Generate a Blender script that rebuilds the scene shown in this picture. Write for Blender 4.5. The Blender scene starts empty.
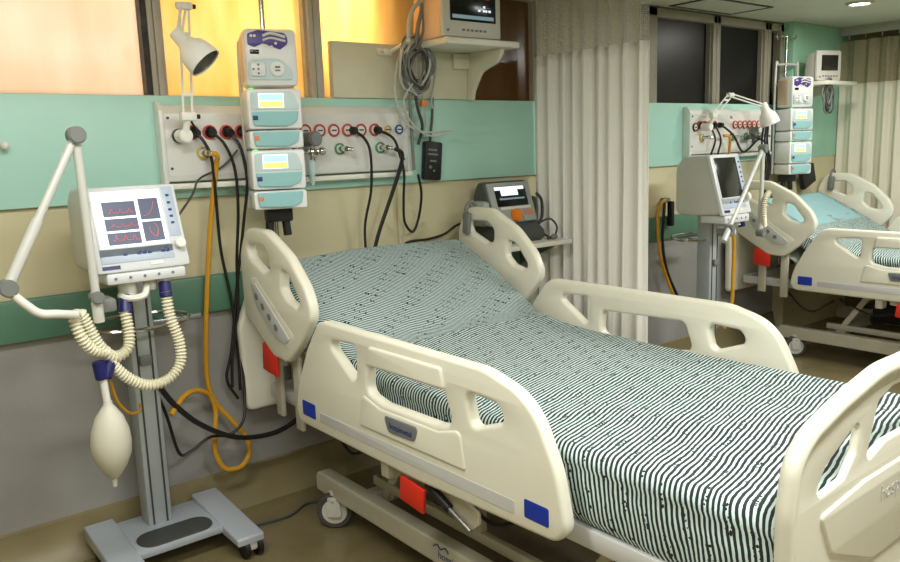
import bpy, bmesh, math, random
from mathutils import Vector, Matrix, noise
random.seed(4)
scene = bpy.context.scene
COL = scene.collection
PI = math.pi

# ------------------------------------------------------------------ materials
def lin(c):
    return tuple((v / 255 / 12.92) if v / 255 <= 0.04045 else ((v / 255 + 0.055) / 1.055) ** 2.4 for v in c) + (1.0,)

def mat(name, col, rough=0.5, metal=0.0, var=0.0, scale=8.0, bump=0.0, bscale=60.0, emit=0.0, trans=0.0, alpha=1.0, coat=0.0):
    m = bpy.data.materials.new(name); m.use_nodes = True
    nt = m.node_tree; b = nt.nodes['Principled BSDF']
    b.inputs['Base Color'].default_value = lin(col)
    b.inputs['Roughness'].default_value = rough
    b.inputs['Metallic'].default_value = metal
    b.inputs['Coat Weight'].default_value = coat
    if emit:
        b.inputs['Emission Color'].default_value = lin(col); b.inputs['Emission Strength'].default_value = emit
    if trans:
        b.inputs['Transmission Weight'].default_value = trans
    if alpha < 1: b.inputs['Alpha'].default_value = alpha
    if var or bump:
        tc = nt.nodes.new('ShaderNodeTexCoord')
    if var:
        n = nt.nodes.new('ShaderNodeTexNoise'); n.inputs['Scale'].default_value = scale; n.inputs['Detail'].default_value = 5
        nt.links.new(tc.outputs['Object'], n.inputs['Vector'])
        r = nt.nodes.new('ShaderNodeValToRGB')
        c = lin(col)
        r.color_ramp.elements[0].position = 0.3; r.color_ramp.elements[1].position = 0.7
        r.color_ramp.elements[0].color = tuple(v * (1 - var) for v in c[:3]) + (1,)
        r.color_ramp.elements[1].color = tuple(min(1, v * (1 + var)) for v in c[:3]) + (1,)
        nt.links.new(n.outputs['Fac'], r.inputs['Fac']); nt.links.new(r.outputs['Color'], b.inputs['Base Color'])
    if bump:
        n2 = nt.nodes.new('ShaderNodeTexNoise'); n2.inputs['Scale'].default_value = bscale; n2.inputs['Detail'].default_value = 3
        nt.links.new(tc.outputs['Object'], n2.inputs['Vector'])
        bp = nt.nodes.new('ShaderNodeBump'); bp.inputs['Strength'].default_value = bump; bp.inputs['Distance'].default_value = 0.01
        nt.links.new(n2.outputs['Fac'], bp.inputs['Height']); nt.links.new(bp.outputs['Normal'], b.inputs['Normal'])
    return m

M = {}
def defmat(k, *a, **kw): M[k] = mat(k, *a, **kw)
defmat('wall_cream', (206, 196, 160), .55, var=.06, scale=3, bump=.05)
defmat('wall_grey', (152, 150, 146), .5, var=.08, scale=4, bump=.05)
defmat('teal', (176, 220, 206), .4, var=.05, scale=2.5)
defmat('teal_edge', (96, 140, 128), .5)
defmat('bumper', (86, 128, 106), .4, var=.1, scale=6)
defmat('floor', (120, 108, 77), .22, var=.14, scale=5, bump=.03, bscale=30)
defmat('cove', (132, 120, 86), .4, var=.1, scale=6)
defmat('ceiling', (206, 208, 188), .7, var=.03)
defmat('frame_alu', (182, 176, 164), .4, .0)
defmat('frame_dark', (150, 145, 130), .45, 0)
defmat('strip_dark', (44, 42, 40), .5, var=.5, scale=40)
defmat('mint_pier', (160, 208, 184), .5, var=.04)
defmat('sill_cream', (216, 212, 188), .5, var=.03)
defmat('white_board', (228, 226, 214), .35)
defmat('panel_white', (226, 226, 222), .28, .15, var=.05, scale=5)
defmat('panel_edge', (150, 196, 182), .4)
defmat('bed_plastic', (226, 222, 204), .36, var=.02, scale=4)
defmat('bed_plastic_pale', (214, 214, 200), .4)
defmat('bed_metal', (190, 184, 164), .35, .1, var=.05)
defmat('bed_grey', (196, 196, 192), .4)
defmat('label_blue', (22, 52, 160), .4)
defmat('blue_ink', (40, 60, 120), .5)
defmat('badge_grey', (150, 152, 156), .3, .5)
defmat('red', (216, 44, 22), .45)
defmat('black', (20, 20, 20), .45)
defmat('black_gloss', (12, 12, 13), .12)
defmat('dark_grey', (62, 64, 62), .5)
defmat('mid_grey', (118, 120, 116), .5)
defmat('vent_body', (204, 202, 194), .4, var=.02)
defmat('vent_face', (214, 216, 216), .35)
defmat('vent_blue_face', (178, 190, 206), .35)
defmat('vent_arm', (208, 208, 200), .35, .1)
defmat('vent_column', (176, 182, 184), .35, .25)
defmat('vent_base', (170, 176, 184), .4, .1)
defmat('navy', (26, 26, 92), .4)
defmat('hose_cream', (222, 216, 190), .4)
defmat('lung', (206, 202, 184), .45)
defmat('yellow_hose', (206, 150, 34), .4)
defmat('chrome', (200, 200, 196), .15, 1)
defmat('steel', (160, 160, 156), .3, .9)
defmat('caster_rubber', (70, 70, 68), .6)
defmat('caster_white', (206, 204, 196), .4)
defmat('pump_white', (232, 232, 230), .3)
defmat('pump_teal', (150, 198, 200), .3)
defmat('pump_shade', (196, 216, 216), .35)
defmat('purple', (72, 56, 138), .35)
defmat('lamp_white', (242, 240, 232), .3)
defmat('lamp_inside', (150, 148, 140), .25, .6)
defmat('outlet_red', (196, 60, 44), .4)
defmat('outlet_white', (226, 224, 214), .35)
defmat('outlet_green', (70, 140, 100), .4)
defmat('outlet_yellow', (206, 176, 50), .4)
defmat('outlet_dark', (52, 22, 20), .5)
defmat('defib_body', (74, 78, 76), .5)
defmat('defib_face', (164, 170, 168), .4)
defmat('orange', (232, 128, 30), .4)
defmat('coral', (222, 134, 96), .4)
defmat('window_lit_side', (226, 196, 164), .45)  # peach light from the window put into the side colour
defmat('cable_grey', (122, 122, 118), .5)
defmat('cable_pale', (186, 190, 180), .4)
defmat('turquoise_cloth', (150, 190, 194), .8, bump=.3, bscale=90)
defmat('glass_black', (5, 6, 9), .35)
defmat('lit_white', (226, 232, 246), .4, emit=.85)
defmat('lit_screen_dark', (78, 82, 100), .3, emit=.5)
defmat('lit_red', (226, 84, 66), .4, emit=.5)
defmat('lit_green', (110, 230, 120), .4, emit=.7)
defmat('lit_yellow', (244, 214, 110), .4, emit=.75)
defmat('lit_blue', (160, 222, 232), .4, emit=.75)
defmat('lit_cyan', (120, 150, 160), .4, emit=.35)
defmat('lamp_glow', (255, 250, 232), .4, emit=14)
defmat('added_troffer_glow', (255, 247, 228), .4, emit=3)  # diffuser glow of the unseen, added troffers
defmat('screen_off', (40, 42, 38), .15)
defmat('screen_black', (14, 20, 22), .15)

def nodes(m):
    return m.node_tree.nodes, m.node_tree.links

# backlit, stained window panes: light from outside shines through them
def pane_mat(name, col, col2, rough=.18, dif=None):
    m = bpy.data.materials.new(name); m.use_nodes = True
    N, L = nodes(m); N.clear()
    out = N.new('ShaderNodeOutputMaterial'); tr = N.new('ShaderNodeBsdfTranslucent'); gl = N.new('ShaderNodeBsdfGlossy')
    mx = N.new('ShaderNodeMixShader'); mx.inputs[0].default_value = .035; gl.inputs['Roughness'].default_value = rough
    tc = N.new('ShaderNodeTexCoord'); mp = N.new('ShaderNodeMapping'); mp.inputs['Scale'].default_value = (3.5, 1, .8)
    ns = N.new('ShaderNodeTexNoise'); ns.inputs['Scale'].default_value = 3.0; ns.inputs['Detail'].default_value = 6
    r = N.new('ShaderNodeValToRGB'); r.color_ramp.elements[0].color = lin(col); r.color_ramp.elements[1].color = lin(col2)
    r.color_ramp.elements[0].position = .35; r.color_ramp.elements[1].position = .7
    L.new(tc.outputs['Object'], mp.inputs['Vector']); L.new(mp.outputs[0], ns.inputs['Vector'])
    L.new(ns.outputs['Fac'], r.inputs['Fac']); L.new(r.outputs['Color'], tr.inputs['Color'])
    if dif:
        df = N.new('ShaderNodeBsdfDiffuse'); df.inputs['Color'].default_value = lin(dif); m2 = N.new('ShaderNodeMixShader'); m2.inputs[0].default_value = .5
        L.new(tr.outputs[0], m2.inputs[1]); L.new(df.outputs[0], m2.inputs[2]); L.new(m2.outputs[0], mx.inputs[1])
    else: L.new(tr.outputs[0], mx.inputs[1])
    L.new(gl.outputs[0], mx.inputs[2]); L.new(mx.outputs[0], out.inputs['Surface'])
    M[name] = m
pane_mat('pane_peach', (252, 234, 212), (246, 224, 198))
pane_mat('pane_amber', (250, 226, 174), (246, 206, 136))
pane_mat('pane_brown', (242, 212, 158), (230, 188, 124), dif=(84, 58, 38))

# striped bed sheet, read along the mattress
def sheet_mat():
    m = bpy.data.materials.new('striped_sheet'); m.use_nodes = True
    N, L = nodes(m); b = N['Principled BSDF']; b.inputs['Roughness'].default_value = .8
    def math_(op, a, bb=None, c=None):
        n = N.new('ShaderNodeMath'); n.operation = op
        for i, v in enumerate((a, bb, c)):
            if v is None: continue
            if isinstance(v, (int, float)): n.inputs[i].default_value = v
            else: L.new(v, n.inputs[i])
        return n.outputs[0]
    uv = N.new('ShaderNodeUVMap'); uv.uv_map = 'UVMap'
    sp = N.new('ShaderNodeSeparateXYZ'); L.new(uv.outputs[0], sp.inputs[0])
    n1 = N.new('ShaderNodeTexNoise'); n1.inputs['Scale'].default_value = 7; n1.inputs['Detail'].default_value = 3; L.new(uv.outputs[0], n1.inputs['Vector'])
    n2 = N.new('ShaderNodeTexNoise'); n2.inputs['Scale'].default_value = 55; n2.inputs['Detail'].default_value = 2; L.new(uv.outputs[0], n2.inputs['Vector'])
    u = math_('ADD', sp.outputs[0], math_('MULTIPLY', math_('SUBTRACT', n1.outputs['Fac'], .5), .022))
    u = math_('ADD', u, math_('MULTIPLY', math_('SUBTRACT', n2.outputs['Fac'], .5), .0025))
    u = math_('ADD', u, math_('MULTIPLY', math_('SUBTRACT', sp.outputs[1], .7), math_('MULTIPLY_ADD', math_('GREATER_THAN', sp.outputs[0], .645), 1.05, -.81)))
    s = math_('SINE', math_('MULTIPLY', u, 2 * PI / .0132))
    # small sprigs of leaves strewn along every fourth stripe
    vo = N.new('ShaderNodeTexVoronoi'); vo.inputs['Scale'].default_value = 120; L.new(uv.outputs[0], vo.inputs['Vector'])
    leaf = math_('LESS_THAN', vo.outputs['Distance'], .38)
    band = math_('GREATER_THAN', math_('SINE', math_('MULTIPLY', u, 2 * PI / .0528)), .55)
    gap = math_('GREATER_THAN', math_('SINE', math_('ADD', math_('MULTIPLY', sp.outputs[1], 2 * PI / .11), math_('MULTIPLY', u, 40))), -.1)
    leaf = math_('MULTIPLY', math_('MULTIPLY', leaf, band), gap)
    s2 = math_('SUBTRACT', s, math_('MULTIPLY', leaf, 1.1))
    r = N.new('ShaderNodeValToRGB'); e = r.color_ramp.elements
    e[0].position = .50; e[0].color = lin((28, 36, 38)); e[1].position = .60; e[1].color = lin((206, 226, 222))
    L.new(math_('MULTIPLY_ADD', s2, .5, .5), r.inputs['Fac']); L.new(r.outputs['Color'], b.inputs['Base Color'])
    n3 = N.new('ShaderNodeTexNoise'); n3.inputs['Scale'].default_value = 16; n3.inputs['Detail'].default_value = 5; L.new(uv.outputs[0], n3.inputs['Vector'])
    bp = N.new('ShaderNodeBump'); bp.inputs['Strength'].default_value = .45; bp.inputs['Distance'].default_value = .02
    L.new(n3.outputs['Fac'], bp.inputs['Height']); L.new(bp.outputs['Normal'], b.inputs['Normal'])
    M['sheet'] = m
sheet_mat()

def cloth_mat(name, col, transl=.25):
    m = bpy.data.materials.new(name); m.use_nodes = True
    N, L = nodes(m); N.clear()
    out = N.new('ShaderNodeOutputMaterial'); d = N.new('ShaderNodeBsdfDiffuse'); t = N.new('ShaderNodeBsdfTranslucent'); mx = N.new('ShaderNodeMixShader')
    d.inputs['Color'].default_value = lin(col); t.inputs['Color'].default_value = lin(col); mx.inputs[0].default_value = transl
    L.new(d.outputs[0], mx.inputs[1]); L.new(t.outputs[0], mx.inputs[2]); L.new(mx.outputs[0], out.inputs['Surface'])
    M[name] = m; return m
cloth_mat('curtain_cream', (247, 245, 237), .12)
cloth_mat('curtain_far', (234, 229, 210), .15)
def net_mat(name, col, holes=.4):
    m = cloth_mat(name, col, .2); N, L = nodes(m)
    out = [n for n in N if n.type == 'OUTPUT_MATERIAL'][0]; prev = out.inputs['Surface'].links[0].from_socket
    uv = N.new('ShaderNodeUVMap'); uv.uv_map = 'UVMap'
    vo = N.new('ShaderNodeTexVoronoi'); vo.inputs['Scale'].default_value = 105; vo.inputs['Randomness'].default_value = .35
    L.new(uv.outputs[0], vo.inputs['Vector'])
    lt = N.new('ShaderNodeMath'); lt.operation = 'LESS_THAN'; lt.inputs[1].default_value = holes; L.new(vo.outputs['Distance'], lt.inputs[0])
    tp = N.new('ShaderNodeBsdfTransparent'); mx = N.new('ShaderNodeMixShader')
    L.new(lt.outputs[0], mx.inputs[0]); L.new(prev, mx.inputs[1]); L.new(tp.outputs[0], mx.inputs[2]); L.new(mx.outputs[0], out.inputs['Surface'])
net_mat('curtain_net', (190, 187, 180), .40)
net_mat('curtain_net_far', (176, 166, 136), .3)

# ------------------------------------------------------------------ mesh helpers
def fillet(pts, n=6):
    """pts: (a, b, r) polygon with a fillet radius at each corner."""
    out = []; k = len(pts)
    for i in range(k):
        p = Vector(pts[i][:2]); r = pts[i][2] if len(pts[i]) > 2 else 0
        a = Vector(pts[i - 1][:2]); c = Vector(pts[(i + 1) % k][:2])
        d1 = (a - p); d2 = (c - p); l1 = d1.length; l2 = d2.length
        if r <= 0 or l1 < 1e-6 or l2 < 1e-6: out.append(p); continue
        d1 /= l1; d2 /= l2
        ang = math.acos(max(-1, min(1, d1.dot(d2))))
        if ang > PI - .02: out.append(p); continue
        t = min(r / math.tan(ang / 2), l1 * .49, l2 * .49); r = t * math.tan(ang / 2)
        p1 = p + d1 * t; p2 = p + d2 * t
        cen = p + (d1 + d2).normalized() * (r / math.sin(ang / 2))
        a1 = math.atan2(p1.y - cen.y, p1.x - cen.x); a2 = math.atan2(p2.y - cen.y, p2.x - cen.x)
        da = (a2 - a1 + PI) % (2 * PI) - PI
        for s in range(n + 1):
            th = a1 + da * s / n; out.append(cen + Vector((math.cos(th), math.sin(th))) * r)
    return out

def spline(pts, per=8, closed=False):
    P = [Vector(p) for p in pts]; n = len(P); out = []
    seg = n if closed else n - 1
    for i in range(seg):
        p1 = P[i]; p2 = P[(i + 1) % n]
        p0 = P[i - 1] if (closed or i > 0) else p1 * 2 - p2
        p3 = P[(i + 2) % n] if (closed or i + 2 < n) else p2 * 2 - p1
        for s in range(per):
            t = s / per
            out.append(.5 * ((2 * p1) + (p2 - p0) * t + (2 * p0 - 5 * p1 + 4 * p2 - p3) * t * t + (3 * p1 - p0 - 3 * p2 + p3) * t ** 3))
    if not closed: out.append(P[-1])
    return out

PX = lambda x: Matrix(((0, 0, 1, x), (1, 0, 0, 0), (0, 1, 0, 0), (0, 0, 0, 1)))     # (a,b)->(y,z) on a plane of constant x
PY = lambda y: Matrix(((1, 0, 0, 0), (0, 0, -1, y), (0, 1, 0, 0), (0, 0, 0, 1)))    # (a,b)->(x,z) on a plane of constant y
PZ = lambda z: Matrix(((1, 0, 0, 0), (0, 1, 0, 0), (0, 0, 1, z), (0, 0, 0, 1)))

class MB:
    """collects shapes, then links them as ONE mesh object"""
    def __init__(s, o=(0, 0, 0), post=None): s.bm = bmesh.new(); s.o = Vector(o); s.post = post
    def _add(s, t, mi=0, mtx=None):
        if mtx is not None: bmesh.ops.transform(t, matrix=mtx, verts=t.verts)
        for f in t.faces: f.material_index = mi
        me = bpy.data.meshes.new('tmp'); t.to_mesh(me); t.free(); s.bm.from_mesh(me); bpy.data.meshes.remove(me); return s
    def box(s, c, d, bev=0, rot=None, mi=0, seg=2):
        t = bmesh.new(); bmesh.ops.create_cube(t, size=1); bmesh.ops.scale(t, vec=d, verts=t.verts)
        if bev: bmesh.ops.bevel(t, geom=t.edges[:], offset=bev, segments=seg, profile=.5, affect='EDGES')
        m = Matrix.Translation(c)
        if rot is not None: m = m @ rot
        return s._add(t, mi, m)
    def bb(s, a, b, bev=0, mi=0):
        return s.box([(a[i] + b[i]) / 2 for i in range(3)], [abs(b[i] - a[i]) for i in range(3)], bev, mi=mi)
    def cyl(s, p0, p1, r, r2=None, n=20, mi=0, bev=0):
        p0 = Vector(p0); p1 = Vector(p1); d = p1 - p0
        t = bmesh.new(); bmesh.ops.create_cone(t, cap_ends=True, segments=n, radius1=r, radius2=r if r2 is None else r2, depth=d.length)
        if bev:
            bmesh.ops.bevel(t, geom=[e for e in t.edges if abs(e.verts[0].co.z - e.verts[1].co.z) < 1e-6], offset=bev, segments=2, affect='EDGES')
        return s._add(t, mi, Matrix.Translation((p0 + p1) / 2) @ d.to_track_quat('Z', 'Y').to_matrix().to_4x4())
    def ball(s, c, r, mi=0, sc=(1, 1, 1)):
        t = bmesh.new(); bmesh.ops.create_uvsphere(t, u_segments=16, v_segments=10, radius=r)
        return s._add(t, mi, Matrix.Translation(c) @ Matrix.Diagonal((*sc, 1)))
    def tube(s, pts, r, per=8, n=8, closed=False, mi=0, straight=False, rf=None):
        P = [Vector(p) for p in pts] if straight else spline(pts, per, closed)
        t = bmesh.new(); rings = []; up = None; k = len(P); L = 0
        for i, p in enumerate(P):
            if closed: tg = P[(i + 1) % k] - P[i - 1]
            else: tg = P[min(i + 1, k - 1)] - P[max(i - 1, 0)]
            tg.normalize()
            if up is None: up = tg.orthogonal().normalized()
            else:
                up = up - tg * up.dot(tg)
                up = up.normalized() if up.length > 1e-6 else tg.orthogonal().normalized()
            sd = tg.cross(up); rr = r if rf is None else rf(i, k)
            rings.append([t.verts.new(p + (up * math.cos(2 * PI * j / n) + sd * math.sin(2 * PI * j / n)) * rr) for j in range(n)])
        for i in range(k if closed else k - 1):
            a = rings[i]; b = rings[(i + 1) % k]
            for j in range(n): t.faces.new((a[j], a[(j + 1) % n], b[(j + 1) % n], b[j]))
        if not closed: t.faces.new(rings[0][::-1]); t.faces.new(rings[-1])
        bmesh.ops.recalc_face_normals(t, faces=t.faces)
        return s._add(t, mi)
    def hose(s, pts, r, pitch=.011, amp=.0032, n=12, mi=0):
        P = spline(pts, 12); L = [0]
        for i in range(1, len(P)): L.append(L[-1] + (P[i] - P[i - 1]).length)
        m = int(L[-1] / pitch * 4); Q = []; j = 0
        for i in range(m + 1):
            d = L[-1] * i / m
            while j < len(L) - 2 and L[j + 1] < d: j += 1
            f = (d - L[j]) / max(1e-9, L[j + 1] - L[j]); Q.append(P[j].lerp(P[j + 1], f))
        return s.tube(Q, r, n=n, straight=True, mi=mi, rf=lambda i, k: r + amp * (1, 0, -1, 0)[i % 4])
    def lathe(s, prof, p0, ax, n=28, mi=0, cap=True):
        """prof: (distance along the axis, radius)"""
        t = bmesh.new(); rings = []
        for h, r in prof: rings.append([t.verts.new((r * math.cos(2 * PI * j / n), r * math.sin(2 * PI * j / n), h)) for j in range(n)])
        for a, b in zip(rings, rings[1:]):
            for j in range(n): t.faces.new((a[j], a[(j + 1) % n], b[(j + 1) % n], b[j]))
        if cap:
            t.faces.new(rings[0][::-1]); t.faces.new(rings[-1])
        return s._add(t, mi, Matrix.Translation(p0) @ Vector(ax).to_track_quat('Z', 'Y').to_matrix().to_4x4())
    def plate(s, outline, holes, th, bev, mtx, mi=0):
        """outline with holes, extruded and with rounded rims"""
        cu = bpy.data.curves.new('tmp', 'CURVE'); cu.dimensions = '2D'; cu.fill_mode = 'BOTH'
        cu.extrude = max(1e-5, th / 2 - bev); cu.bevel_depth = bev; cu.bevel_resolution = 2; cu.offset = -bev if bev else 0
        for poly in [outline] + list(holes):
            sp = cu.splines.new('POLY'); sp.points.add(len(poly) - 1); sp.use_cyclic_u = True
            for q, p in zip(sp.points, poly): q.co = (p[0], p[1], 0, 1)
        ob = bpy.data.objects.new('tmp', cu); COL.objects.link(ob)
        dg = bpy.context.evaluated_depsgraph_get(); me = bpy.data.meshes.new_from_object(ob.evaluated_get(dg))
        bpy.data.objects.remove(ob); bpy.data.curves.remove(cu)
        t = bmesh.new(); t.from_mesh(me); bpy.data.meshes.remove(me)
        bmesh.ops.remove_doubles(t, verts=t.verts, dist=1e-5); bmesh.ops.recalc_face_normals(t, faces=t.faces)
        return s._add(t, mi, mtx)
    def text(s, body, size, mtx, mi=0, align='CENTER'):
        cu = bpy.data.curves.new('tmp', 'FONT'); cu.body = body; cu.size = size; cu.extrude = .0004; cu.align_x = align; cu.align_y = 'CENTER'; cu.resolution_u = 2
        ob = bpy.data.objects.new('tmp', cu); COL.objects.link(ob)
        dg = bpy.context.evaluated_depsgraph_get(); me = bpy.data.meshes.new_from_object(ob.evaluated_get(dg))
        bpy.data.objects.remove(ob); bpy.data.curves.remove(cu)
        t = bmesh.new(); t.from_mesh(me); bpy.data.meshes.remove(me); return s._add(t, mi, mtx)
    def build(s, name, mats, parent=None, angle=35, flat=False):
        root = Vector((0, 0, 0)); p = parent
        while p is not None: root = root + p.location; p = p.parent
        if s.post is not None: bmesh.ops.transform(s.bm, matrix=s.post, verts=s.bm.verts)
        for v in s.bm.verts: v.co += s.o - root
        me = bpy.data.meshes.new(name); s.bm.to_mesh(me); s.bm.free()
        for m in (mats if isinstance(mats, (list, tuple)) else [mats]): me.materials.append(M[m])
        if not flat:
            me.polygons.foreach_set('use_smooth', [True] * len(me.polygons)); me.set_sharp_from_angle(angle=math.radians(angle))
        ob = bpy.data.objects.new(name, me); COL.objects.link(ob); ob.parent = parent
        return ob

def tag(o, label=None, cat=None, group=None, kind=None):
    if label: o['label'] = label
    if cat: o['category'] = cat
    if group: o['group'] = group
    if kind: o['kind'] = kind
    return o
def thing(name, label, cat, loc=(0, 0, 0), group=None):
    o = bpy.data.objects.new(name, None); COL.objects.link(o); o.location = loc; o.empty_display_size = .05
    return tag(o, label, cat, group)
def struct(mb, name, m, parent=None):
    o = mb.build(name, m, parent)
    if parent is None: o['kind'] = 'structure'
    return o
def copy_tree(o, parent=None, name=None):
    c = o.copy(); COL.objects.link(c); c.parent = parent
    for ch in [x for x in bpy.data.objects if x.parent == o]: copy_tree(ch, c)
    return c
def clone(o, d, label):
    c = copy_tree(o); c.location = o.location + Vector(d); c['label'] = label; return c
def rotx(a): return Matrix.Rotation(a, 4, 'X')
def roty(a): return Matrix.Rotation(a, 4, 'Y')
def rotz(a): return Matrix.Rotation(a, 4, 'Z')
T = Matrix.Translation

# ------------------------------------------------------------------ the room
CH = 2.17
struct(MB().bb((-1.6, -5.6, -.1), (8.2, .12, 0)), 'floor', 'floor')
struct(MB().bb((-1.6, -5.6, CH), (8.2, .12, CH + .1)), 'ceiling', 'ceiling')
struct(MB().bb((-1.7, -5.6, 0), (-1.6, .12, CH)), 'wall_left', 'wall_cream')
struct(MB().bb((8.2, -5.6, 0), (8.3, .12, CH)), 'wall_right', 'wall_cream')
struct(MB().bb((-1.6, -5.7, 0), (8.2, -5.6, CH)), 'wall_front', 'wall_cream')
w = MB()
w.bb((-1.6, 0, .86), (8.2, .12, 1.26)); w.bb((-1.6, .004, 1.26), (8.2, .12, 1.62))
w.bb((2.97, 0, 1.62), (3.80, .12, CH)); w.bb((5.34, 0, 1.62), (8.2, .12, CH))
wall = struct(w, 'wall_back', 'wall_cream')
MB().bb((-1.6, 0, 0), (8.2, .12, .86)).build('lower_wall', 'wall_grey', wall)
struct(MB().bb((-1.6, -.022, 1.25), (5.34, .004, 1.622), .004), 'trim_1', 'teal')          # mint board under the windows
struct(MB().bb((-1.6, -.030, .806), (5.34, 0, .950), .008), 'trim_2', 'bumper')             # dark green bumper rail
cv = MB(); prof = [(0, 0), (-.075, 0), (-.06, .012), (-.035, .045), (-.018, .09), (-.012, .145), (0, .15)]
cv.plate([Vector((p[0], p[1])) for p in prof], [], 9.8, 0, PX(3.3)); struct(cv, 'baseboard_back', 'cove')
# pier at the end of the window wall
pr = MB(); pr.bb((5.34, -.09, 1.25), (6.3, 0, CH), .004)
pier = struct(pr, 'wall_pier', 'mint_pier'); MB().bb((5.34, -.085, 0), (6.3, 0, 1.25)).build('lower_pier', 'wall_cream', pier)

def window(n, x0, x1, pane, frame, z0=1.62, z1=2.16, fw=.03, thick_l=0, thick_r=0):
    f = MB(); y0, y1 = -.018, .07
    f.bb((x0, y0, z0), (x0 + fw + thick_l, y1, z1), .004); f.bb((x1 - fw - thick_r, y0, z0), (x1, y1, z1), .004)
    f.bb((x0, y0, z1 - .05), (x1, y1, z1), .004); f.bb((x0, .02, z0 - .004), (x1, y1, z0 + .002))
    f.bb((x0 + fw + thick_l, .0, z0), (x0 + fw + thick_l + .012, .05, z1)); f.bb((x1 - fw - thick_r - .012, 0, z0), (x1 - fw - thick_r, .05, z1))
    o = struct(f, 'window_%d' % n, frame)
    MB().bb((x0 + .01, .028, z0 + .005), (x1 - .01, .034, z1 - .01)).build('window_pane', pane, o)
    return o
w1 = window(1, -.75, 1.022, 'pane_peach', 'frame_alu', fw=.02)
MB().bb((.980, -.014, 1.625), (1.003, .03, 2.15)).build('seal_strip', 'strip_dark', w1)
w2 = window(2, 1.024, 1.668, 'pane_amber', 'frame_alu', fw=.024)
w3 = window(3, 1.670, 2.97, 'pane_brown', 'frame_alu')
w4 = window(4, 3.80, 4.535, 'glass_black', 'frame_dark', fw=.04, thick_l=.09)
w5 = window(5, 4.537, 5.14, 'glass_black', 'frame_dark', fw=.04)
w6 = window(6, 5.142, 5.34, 'glass_black', 'frame_dark', fw=.04)
# cream board over the foot of the window behind the monitor
sb = MB(); sb.bb((1.735, -.035, 1.622), (2.50, 0, 1.852), .006); struct(sb, 'trim_3', 'sill_cream')
# ceiling hatch and the light fittings
hf = MB(); hx0, hx1, hy0, hy1 = 3.99, 4.62, -.34, -.05
for a, b in (((hx0, hy0), (hx1, hy0 + .018)), ((hx0, hy1 - .018), (hx1, hy1)), ((hx0, hy0), (hx0 + .018, hy1)), ((hx1 - .018, hy0), (hx1, hy1))):
    hf.bb((a[0], a[1], CH - .006), (b[0], b[1], CH + .002))
h = thing('ceiling_hatch', 'square access hatch with a dark rim in the ceiling above the black windows', 'hatch', (4.30, -.2, CH))
hf.build('hatch_frame', 'dark_grey', h); MB().bb((hx0 + .018, hy0 + .018, CH - .003), (hx1 - .018, hy1 - .018, CH + .002)).build('hatch_panel', 'ceiling', h)
dl = thing('downlight', 'round lit downlight recessed in the ceiling near the far curtain', 'ceiling light', (4.98, -.68, CH))
MB().lathe([(0, .078), (.008, .075), (.012, .06), (.006, .056), (0, .056)], (4.98, -.68, CH), (0, 0, -1), cap=False).build('trim_ring', 'frame_alu', dl)
MB().cyl((4.98, -.68, CH - .004), (4.98, -.68, CH + .001), .057).build('lamp_disc', 'lamp_glow', dl)

# ------------------------------------------------------------------ curtains
def curtain(name, label, x, y0, y1, ztop, zsplit, zbot, amp, freq, mats, seed, slope=0):
    rnd = random.Random(seed); ph = [rnd.uniform(0, 6.28) for _ in range(6)]
    ny = int((y0 - y1) / .006)
    root = thing(name, label, 'curtain', (x, (y0 + y1) / 2, zbot))
    def surf(z0, z1, nz):
        t = bmesh.new(); g = []
        uvl = t.loops.layers.uv.new('UVMap'); U = {}; arc = 0; lp = None
        for i in range(ny + 1):
            s = i / ny; row = []
            yb = y0 + (y1 - y0) * s
            for k in range(nz + 1):
                z = z0 + (z1 - z0) * k / nz
                q = (z - zbot) / (ztop - zbot)
                a = amp * (1.0 - .25 * q) * (.55 + .45 * math.sin(s * 9 + ph[3]) ** 2 + .35 * s)
                d = math.sin(freq * yb + ph[0] + .6 * math.sin(7 * yb + ph[1]) + .15 * math.sin(3 * z)) + .3 * math.sin(2.3 * freq * yb + ph[2] + z)
                row.append(t.verts.new((x + a * d, yb + .3 * a * math.cos(freq * yb * .8 + ph[4]), z)))
            if lp is not None: arc += (row[0].co - lp).length
            lp = row[0].co.copy()
            for v in row: U[v] = (arc, v.co.z)
            g.append(row)
        for i in range(ny):
            for k in range(nz):
                f = t.faces.new((g[i][k], g[i + 1][k], g[i + 1][k + 1], g[i][k + 1]))
                for l in f.loops: l[uvl].uv = U[l.vert]
        return t
    for nm, z0, z1, nz, m in (('fabric_panel', zbot, zsplit, 24, mats[0]), ('mesh_header', zsplit - .002, ztop, 12, mats[1])):
        b = MB(); b.bm.free(); b.bm = surf(z0, z1, nz)
        o = b.build(nm, m, root, angle=180)
        if nm == 'fabric_panel':
            sol = o.modifiers.new('thickness', 'SOLIDIFY'); sol.thickness = .002
    return root
c1 = curtain('privacy_curtain', 'cream hospital curtain with grey net header hanging beside the white wall shelf', 2.90, -.03, -.735, CH - .03, 1.835, .28, .026, 84, ('curtain_cream', 'curtain_net'), 2)
c2 = curtain('privacy_curtain', 'cream curtain with beige net header beyond the second bed, by the mint pier', 6.02, -.10, -2.6, CH - .10, 1.765, .25, .028, 60, ('curtain_far', 'curtain_net_far'), 5)
def track(label, x, y0, y1, hooks, z):
    r = thing('curtain_track', label, 'curtain track', (x, (y0 + y1) / 2, CH))
    MB().bb((x - .014, y1, z), (x + .014, y0, CH), .003).build('rail', 'frame_alu', r)
    hk = MB()
    for i in range(hooks):
        y = y0 - (y0 - y1) * (i + .5) / hooks
        hk.tube([(x, y, z), (x + .008, y, z - .012), (x, y, z - .028)], .0025, per=4, n=6)
    hk.build('glider_hooks', 'outlet_white', r)
track('ceiling track of the curtain beside the wall shelf', 2.90, 0, -2.4, 16, CH - .02)
track('ceiling track with gliders above the far curtain', 6.02, -.09, -2.6, 22, CH - .06)

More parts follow.
